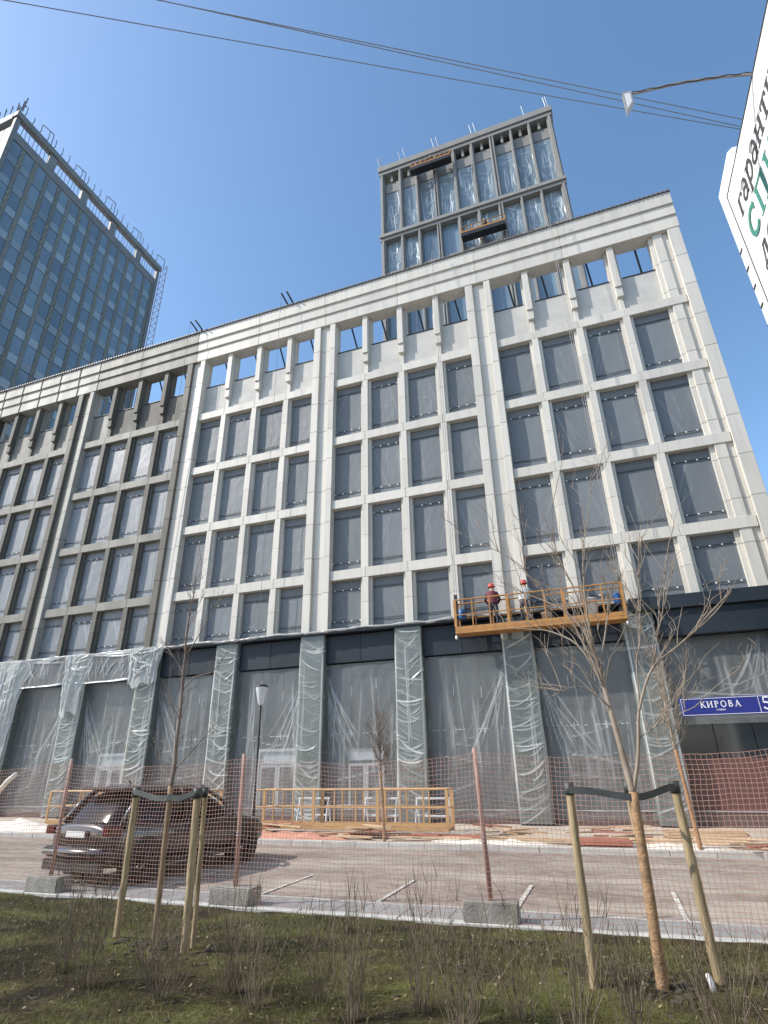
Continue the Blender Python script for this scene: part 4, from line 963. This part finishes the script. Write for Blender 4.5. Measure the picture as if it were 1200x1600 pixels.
# ------------------------------------------------------------------ net fence
PX = [-10.06, -6.06, -1.87, 2.35]; NY = 9.30
for i, x in enumerate(PX):
    lab = ['pinkish wooden fence post in a concrete block, left of the car', 'pinkish wooden fence post in a concrete block, before the car bonnet', 'reddish wooden fence post in a concrete block, middle of the parking edge', 'reddish fence post in a concrete block past the right edge'][i]
    t = empty('fence_post', (x, NY+.12, .02), lab, 'fence post', 'posts of the orange net fence')
    yb = NY+.12; bw, bh = (.38, .25)
    mb = MB(); mb.box(-bw, bw, -.19, .19, 0, bh)
    bm = bmesh.new(); me0 = mb.mesh(BLOCK); bm.from_mesh(me0); bmesh.ops.bevel(bm, geom=bm.edges[:], offset=.018, segments=2, affect='EDGES'); bmesh.ops.subdivide_edges(bm, edges=bm.edges[:], cuts=2)
    for v_ in bm.verts: v_.co += Vector((nz(v_.co.x*9+i, v_.co.y*9, v_.co.z*9), nz(v_.co.y*9, v_.co.x*9+i*2, 1), nz(v_.co.z*7, v_.co.x*7, i)))*.012
    bm.to_mesh(me0); bm.free()
    add('concrete_block', me0, t, (x, yb, .03), rot=(0, 0, U(-.08, .08)))
    lean = [.06, .02, -.06, 0][i]
    mb = MB(); hh = 2.26; mb.tube([(x-.00, yb, .2), (x+lean*.5, yb-.05, 1.2), (x+lean, yb-.09, hh)], [.038, .036, .034], 7); mb.build('post', PINKW, t, True)
    mb = MB()
    for z in (1.0, 1.05, 1.6): mb.tube([(x+lean*.5+.045*math.cos(a), yb-.05+.045*math.sin(a), z) for a in np.linspace(0, 2*math.pi, 10)], .006, 4)
    mb.build('wire_tie', STEEL, t)
# net: strands as thin flat strips, sagging between posts
def net_y(x, z): return NY+.0+.09*nz(x*.55, z*.7)+.035*nz(x*2.2, z*2)+.012*nz(x*6, z*5)
def net_top(x):
    d = min(abs(x-p) for p in PX+[-14.2, -18.3]); return 2.18-.11*min(1, d/2)**.7+.05*nz(x*.9, 5)+.02*nz(x*3.1, 2)
mb = MB(); x = -18.0; NX0, NX1 = -18.0, 3.0; SW = .0058
def wob(x, z): return x+.05*nz(x*1.1, z*1.3, 7)+.012*nz(x*5, z*4, 3)
NZ = 14
while x < NX1:
    prev = None
    for j in range(NZ+1):
        f = j/NZ; z = .06+(net_top(x)-.06)*f; xx = wob(x, z); yy = net_y(xx, z)
        cur = ((xx-SW/2, yy, z), (xx+SW/2, yy, z))
        if prev: mb.quad(prev[0], prev[1], cur[1], cur[0])
        prev = cur
    x += .066
NR = 33
for r_ in range(NR+1):
    f = r_/NR; prev = None; x = NX0
    while x <= NX1:
        z = .06+(net_top(x)-.06)*f; z += .022*nz(x*1.7, f*5)+.007*nz(x*6, f*20); yy = net_y(x, z)-.002
        cur = ((x, yy, z-SW/2), (x, yy, z+SW/2))
        if prev: mb.quad(prev[0], cur[0], cur[1], prev[1])
        prev = cur; x += .12
tag(mb.build('safety_net', NET), 'orange plastic mesh net strung between the fence posts', 'net')

# ------------------------------------------------------------------ trees
def limb(mb, pts, r0, r1, wob_=.0, n=6):
    P = [Vector(p) for p in pts]; out = []
    m_ = max(2, len(P)*3)
    for i in range(m_+1):
        u = i/m_*(len(P)-1); k = min(int(u), len(P)-2); f = u-k
        p0 = P[max(k-1, 0)]; p1 = P[k]; p2 = P[k+1]; p3 = P[min(k+2, len(P)-1)]
        q = .5*((2*p1)+(p2-p0)*f+(2*p0-5*p1+4*p2-p3)*f*f+(3*p1-p0-3*p2+p3)*f**3)
        q = q+Vector((nz(q.z*4, q.x*3, 1), nz(q.z*4, q.x*3, 9), 0))*wob_
        out.append(q)
    rad = [r0+(r1-r0)*(i/m_) for i in range(m_+1)]
    mb.tube(out, rad, n); return out
def twigs(mb, path, n, lmin, lmax, r, spread=.8, rec=1, up=.5, t0=.25):
    for _ in range(n):
        i = int(U(t0, .98)*(len(path)-1)); p = path[i]; d = (path[min(i+1, len(path)-1)]-path[max(i-1, 0)]).normalized()
        s = Vector((U(-1, 1), U(-1, 1), U(-.3, .6))).normalized(); v = (d*(1-spread*.5)+s*spread+Vector((0, 0, up))).normalized(); L = U(lmin, lmax)
        q = [p, p+v*L*.35+Vector((0, 0, .02)), p+v*L*.7+Vector((U(-.05, .05), U(-.05, .05), .05*L)), p+v*L+Vector((U(-.1, .1), U(-.1, .1), .12*L))]
        out = limb(mb, q, r, r*.35, .01, 4)
        if rec: twigs(mb, out, random.randint(1, 3), lmin*.5, lmax*.5, r*.6, spread, rec-1, up, .3)
# right foreground tree
t = empty('young_tree', (.12, 6.2, .3), 'bare young tree with pale branches tied to stakes at the right', 'tree')
mb = MB(); limb(mb, [(.12, 6.2, .26), (.14, 6.2, .96), (.16, 6.2, 1.76)], .048, .040, .006, 10); mb.build('trunk', TRUNKW, t, True)
mb = MB(); y = 6.2
A = limb(mb, [(.16, y, 1.74), (.13, y, 2.02), (.09, y+.02, 2.47), (.06, y+.03, 2.75), (.03, y+.05, 3.05)], .034, .018, .006, 8)
B = limb(mb, [(.15, y, 1.72), (.24, y-.02, 2.0), (.28, y-.03, 2.18), (.34, y-.05, 2.46), (.47, y-.05, 2.75), (.59, y-.08, 2.89), (.80, y-.1, 3.03), (1.14, y-.1, 3.28), (1.36, y-.1, 3.5)], .020, .005, .006, 7)
limbs = [A, B]
for pts, r in [([(.06, y, 2.70), (-.11, y+.05, 3.11), (-.37, y+.1, 3.30), (-.60, y+.15, 3.36), (-.95, y+.2, 3.42)], .012),
               ([(.05, y, 2.75), (-.16, y-.05, 3.40), (-.45, y-.15, 3.8), (-.69, y-.2, 4.09), (-1.3, y-.25, 4.5)], .012),
               ([(.04, y, 2.9), (-.1, y+.1, 3.4), (-.5, y+.3, 3.75), (-1.0, y+.4, 4.0)], .010),
               ([(.03, y, 3.0), (.02, y, 3.5), (.07, y+.05, 4.06), (.20, y+.1, 4.57), (.32, y+.1, 5.1)], .013),
               ([(.05, y, 2.85), (.15, y+.1, 3.2), (.25, y+.15, 3.5), (.38, y+.2, 3.94)], .010),
               ([(.34, y-.05, 2.46), (.40, y-.05, 2.9), (.47, y-.1, 3.12), (.57, y-.1, 3.78), (.70, y-.1, 4.3)], .010),
               ([(.52, y-.06, 2.82), (.63, y-.1, 3.11), (.75, y-.15, 3.48), (.85, y-.2, 3.9)], .008),
               ([(.27, y, 2.2), (.5, y-.1, 2.33), (.85, y-.2, 2.48)], .007),
               ([(.09, y, 2.5), (-.15, y-.1, 2.7), (-.45, y-.1, 2.62)], .006),
               ([(.02, y, 3.05), (-.05, y-.1, 3.6), (-.2, y-.15, 4.2), (-.15, y-.2, 4.7)], .010)]:
    limbs.append(limb(mb, pts, r, .003, .012, 5))
for q in limbs[2:]: twigs(mb, q, 8, .25, .75, .0048, .6, 1, .5)
twigs(mb, A, 10, .4, 1.0, .006, .7, 1, .5, .5); twigs(mb, B, 11, .3, .8, .005, .7, 1, .5, .5)
mb.build('branches', TWIG, t, True)
def stakes(label, P, ztop, trunk, tz):
    t = empty('tree_support', (sum(p[0] for p in P)/3, sum(p[1] for p in P)/3, .3), label, 'tree stakes')
    for (x, y, dx, dy, r) in P:
        mb = MB(); z0 = lawn_z(x, y)-.1
        NS = 26; pts_ = [(x+dx*q/NS+.007*nz(q*.23, x*9), y+dy*q/NS+.007*nz(q*.23, x*9, 5), z0+(ztop-z0)*q/NS) for q in range(NS+1)]
        mb.tube(pts_, [r*(1-.06*q/NS)*(1+.07*nz(q*.8, x*7, 2)+(.12 if random.random() < .10 else 0)) for q in range(NS+1)], 10); mb.build('stake', WOOD, t, True)
    for (x, y, dx, dy, r) in P:
        a = Vector((x+dx, y+dy, ztop-.05)); random.random(); b = Vector((trunk[0], trunk[1], tz-.07))
        mb = MB(); d = (b-a); n_ = 8
        def fn(u, v, a=a, b=b, y=y):
            q = a.lerp(b, u); sag = -.012*math.sin(math.pi*u)
            return (q.x, q.y-.045*(1-u*.3), q.z+sag+(v-.5)*(.06)+.012*math.sin(u*5+x))
        mb.grid(fn, n_, 2)
        bm_ = mb; bm_.build('strap', RUBBER, t, True)
        mb = MB(); mb.tube([(x+dx, y+dy, ztop-.10), (x+dx, y+dy, ztop+.005)], r+.006, 12); mb.build('strap_loop', RUBBER, t, True)
stakes('three round wooden stakes with black strap around the right young tree', [(-.41, 6.16, .01, .02, .038), (.58, 6.54, -.04, -.03, .041), (.16, 6.45, -.04, .0, .027)], 1.84, (.16, 6.2), 1.80)
# left foreground tree
t = empty('young_tree', (-4.73, 5.9, .3), 'bare young tree with dark twigs tied to stakes before the car', 'tree')
mb = MB(); limb(mb, [(-4.72, 5.88, .25), (-4.74, 5.9, 1.0), (-4.77, 5.9, 1.85)], .030, .027, .006, 8); mb.build('trunk', mat('brown_bark', (.27, .18, .11), .8, (.18, .12, .075), 6, (3, 3, 1), bump=.3, bscale=25), t, True)
mb = MB(); y = 5.9
A = limb(mb, [(-4.77, y, 1.82), (-4.75, y, 2.17), (-4.77, y, 2.74), (-4.81, y, 3.44), (-4.80, y, 4.02), (-4.79, y, 4.5)], .026, .004, .02, 8)
for pts in [[(-4.78, y, 1.93), (-4.9, y, 2.05), (-5.02, y, 2.18), (-5.05, y, 2.45)], [(-4.76, y, 2.0), (-4.55, y, 2.2), (-4.37, y, 2.37), (-4.15, y, 2.6)], [(-4.79, y, 3.1), (-5.0, y, 3.35), (-5.25, y, 3.6)], [(-4.8, y, 3.3), (-4.6, y, 3.6), (-4.36, y, 4.0)],
            [(-4.78, y, 2.9), (-4.6, y, 3.05), (-4.35, y, 3.1), (-4.15, y, 3.35)], [(-4.77, y, 2.6), (-4.95, y, 2.8), (-5.0, y, 3.2)]]:
    q = limb(mb, pts, .009, .003, .012, 5); twigs(mb, q, 5, .12, .4, .0035, .6, 1, .5)
twigs(mb, A, 22, .2, .6, .005, .7, 1, .55, .25)
mb.build('branches', TWIGD, t, True)
stakes('three square-cut wooden stakes with black strap around the left young tree', [(-5.46, 6.17, -.02, .0, .038), (-4.34, 5.91, -.06, 0, .041), (-4.42, 6.15, -.05, 0, .027)], 1.82, (-4.77, 5.9), 1.80)
# far trees by the pavement
def far_tree(x, y, h, fork, lab, mt1, mt2, seed, n=46):
    random.seed(seed); t = empty('young_tree', (x, y, .1), lab, 'tree')
    mb = MB(); limb(mb, [(x, y, .05), (x-.05, y, fork*.6), (x-.10, y, fork)], .055, .04, .01, 8); mb.build('trunk', mt1, t, True)
    mb = MB(); A = limb(mb, [(x-.10, y, fork-.05), (x-.12, y, (fork+h)/2), (x-.12, y, h)], .038, .006, .03, 6)
    for i in range(9):
        a = U(0, 6.28); z = fork+U(-.1, .55)*(h-fork); L = U(.6, 1.1)*(h-fork)*.45
        q = limb(mb, [(x-.1, y, z), (x-.1+L*.3*math.cos(a), y+L*.3*math.sin(a), z+L*.3), (x-.1+L*.6*math.cos(a), y+L*.6*math.sin(a), z+L)], .016, .004, .02, 5)
        twigs(mb, q, 7, .2, .7, .006, .7, 1, .5)
    twigs(mb, A, n, .3, .9, .007, .8, 1, .4, .05); mb.build('branches', mt2, t, True)
far_tree(-6.2, 16.9, 3.6, 1.9, 'small bare tree before the yellow platform', TRUNKW, TWIGD, 5)
far_tree(1.7, 17.0, 4.9, 2.3, 'small bare tree with orange trunk left of the street name plate', mat('orange_bark', (.36, .19, .09), .8, (.22, .12, .06), 6), TWIG, 8, 60)
random.seed(11)
# ------------------------------------------------------------------ shrubs along the front edge
sx = [(-5.1, 5.15, 'at the left edge, behind the first one'), (-4.55, 4.85, 'at the left edge, nearest the front'), (-4.1, 5.1, 'left of the left stakes'), (-3.7, 4.8, 'before the leftmost stake'), (-3.25, 5.1, 'under the left young tree'), (-2.85, 4.85, 'right of the left young tree'), (-2.45, 5.15, 'below the second fence block'), (-2.05, 4.9, 'between the second and third fence blocks'),
      (-1.65, 5.2, 'left of the middle of the lawn'), (-1.25, 4.95, 'in the middle of the lawn'), (-.9, 5.25, 'below the third fence block'), (-.5, 5.0, 'left of the right stakes'), (-.12, 5.3, 'before the right young tree'), (.42, 5.05, 'right of the right young tree'), (.85, 5.4, 'before the rightmost stake'), (1.2, 5.2, 'at the right edge')]
for i, (x, y, lab) in enumerate(sx):
    mb = MB(); n_ = random.randint(26, 44); big = .62+.34*random.random()
    for k in range(n_):
        a = U(0, 6.28); r0 = U(0, .09); out_ = abs(random.gauss(0, .20))+.02; h = big*U(.45, 1.1); z0 = lawn_z(x, y)-.04
        b0 = Vector((x+r0*math.cos(a), y+r0*math.sin(a), z0)); tip = b0+Vector((out_*math.cos(a), out_*math.sin(a)*.8, h)); mid = b0.lerp(tip, .5)+Vector((U(-.04, .04), U(-.03, .03), .06))
        q = limb(mb, [b0, mid, tip], .0033, .0011, .02, 4)
        for _ in range(random.randint(0, 3)):
            p = q[int(U(.4, .9)*(len(q)-1))]; e = p+Vector((U(-.09, .09), U(-.08, .08), U(.1, .26))); mb.tube([p, p.lerp(e, .5)+Vector((0, 0, .01)), e], [.0026, .002, .0012], 3)
    tag(mb.build('bare_shrub', SHRUB, None, True), 'bare twiggy shrub on the lawn '+lab, 'shrub', 'row of bare shrubs')
# ------------------------------------------------------------------ grass
rng = np.random.default_rng(3); NG = 120000
gx = rng.uniform(-13, 4.5, NG*2); gy = 3.6+(KY-.14-3.6)*rng.uniform(0, 1, NG*2)**1.1
dens = np.array([nz(a*.9, b*.9, 2)+.6*nz(a*2.7, b*2.7, 5) for a, b in zip(gx, gy)])
keep = np.where(rng.uniform(-.55, .75, NG*2) < dens)[0][:NG]; gx, gy = gx[keep], gy[keep]
gz = np.array([lawn_z(a, b) for a, b in zip(gx, gy)]); n_ = len(gx)
hh = rng.uniform(.012, .05, n_)*(1+.8*(rng.uniform(0, 1, n_) > .93)); aa = rng.uniform(0, 6.28, n_); ww = rng.uniform(.002, .0045, n_); lx = rng.normal(0, .022, n_); ly_ = rng.normal(0, .022, n_)
V = np.zeros((n_*3, 3)); V[0::3] = np.c_[gx-ww*np.cos(aa), gy-ww*np.sin(aa), gz-.006]; V[1::3] = np.c_[gx+ww*np.cos(aa), gy+ww*np.sin(aa), gz-.006]; V[2::3] = np.c_[gx+lx, gy+ly_, gz+hh]
me = bpy.data.meshes.new('grass'); me.vertices.add(n_*3); me.vertices.foreach_set('co', V.ravel().astype(np.float32)); me.loops.add(n_*3); me.loops.foreach_set('vertex_index', np.arange(n_*3, dtype=np.int32))
me.polygons.add(n_); me.polygons.foreach_set('loop_start', np.arange(0, n_*3, 3, dtype=np.int32)); me.polygons.foreach_set('loop_total', np.full(n_, 3, dtype=np.int32)); me.update(); me.validate(); me.materials.append(GRASS)
tag(add('grass', me), 'short mossy grass growing in patches over the lawn', 'grass', None, 'stuff')
# soil clods around the stakes
mb = MB()
def clod(cx, cy, r):
    z = lawn_z(cx, cy); b = bmesh.new(); bmesh.ops.create_icosphere(b, subdivisions=1, radius=r); k = len(mb.v); s_ = U(0, 99)
    for v_ in b.verts:
        d_ = 1+.5*nz(v_.co.x/r+s_, v_.co.y/r, v_.co.z/r); mb.v.append((cx+v_.co.x*d_*1.2, cy+v_.co.y*d_, z+v_.co.z*d_*.6))
    for f_ in b.faces: mb.f.append(tuple(k+v_.index for v_ in f_.verts))
    b.free()
for (cx, cy) in ((.2, 6.25), (-4.75, 5.95)):
    for _ in range(70): a = U(0, 6.28); r = abs(random.gauss(0, .32)); clod(cx+r*math.cos(a)*1.3, cy+r*math.sin(a), U(.012, .05))
for _ in range(160): clod(U(-7, 2), U(4.4, 8.8), U(.008, .03))
tag(mb.build('soil_clods', mat('soil_clod', (.040, .030, .020), .95, (.060, .046, .030), 8)), 'dark soil clods scattered on the lawn and round the stakes', 'soil', None, 'stuff')
mb = MB(); zc_ = lawn_z(.5, 6.22); mb.tube([(.5, 6.22, zc_-.03), (.49, 6.215, zc_+.05), (.475, 6.21, zc_+.10), (.474, 6.21, zc_+.115)], [.022, .022, .021, .012], 10); tag(mb.build('marker_peg', WP, None, True), 'small white peg in the soil beside the right tree', 'peg')

# dead leaves and straw
rng = np.random.default_rng(9); n_ = 2600; gx = rng.uniform(-11, 3.5, n_); gy = rng.uniform(4.0, KY-.15, n_); a = rng.uniform(0, 6.28, n_); ln = np.where(rng.uniform(0, 1, n_) < .75, rng.uniform(.03, .09, n_), rng.uniform(.015, .03, n_)); wd = np.where(ln > .03, .0022, .010)
V = []; Fs = []
for i in range(n_):
    z = lawn_z(gx[i], gy[i])+.012; c_, s_ = math.cos(a[i]), math.sin(a[i]); t1, t2 = U(-.012, .02), U(-.012, .02); k = len(V)
    for (p, q, e) in ((-1, -1, t1), (1, -1, t2), (1, 1, t2), (-1, 1, t1)): V.append((gx[i]+c_*ln[i]*p*.5-s_*wd[i]*q, gy[i]+s_*ln[i]*p*.5+c_*wd[i]*q, z+e))
    Fs.append((k, k+1, k+2, k+3))
mb = MB(); mb.v = V; mb.f = Fs
tag(mb.build('dead_leaves', mat('dead_leaf', (.20, .145, .075), .85, (.30, .24, .14), 6)), 'dry leaves and straw scattered over the lawn', 'leaves', None, 'stuff')
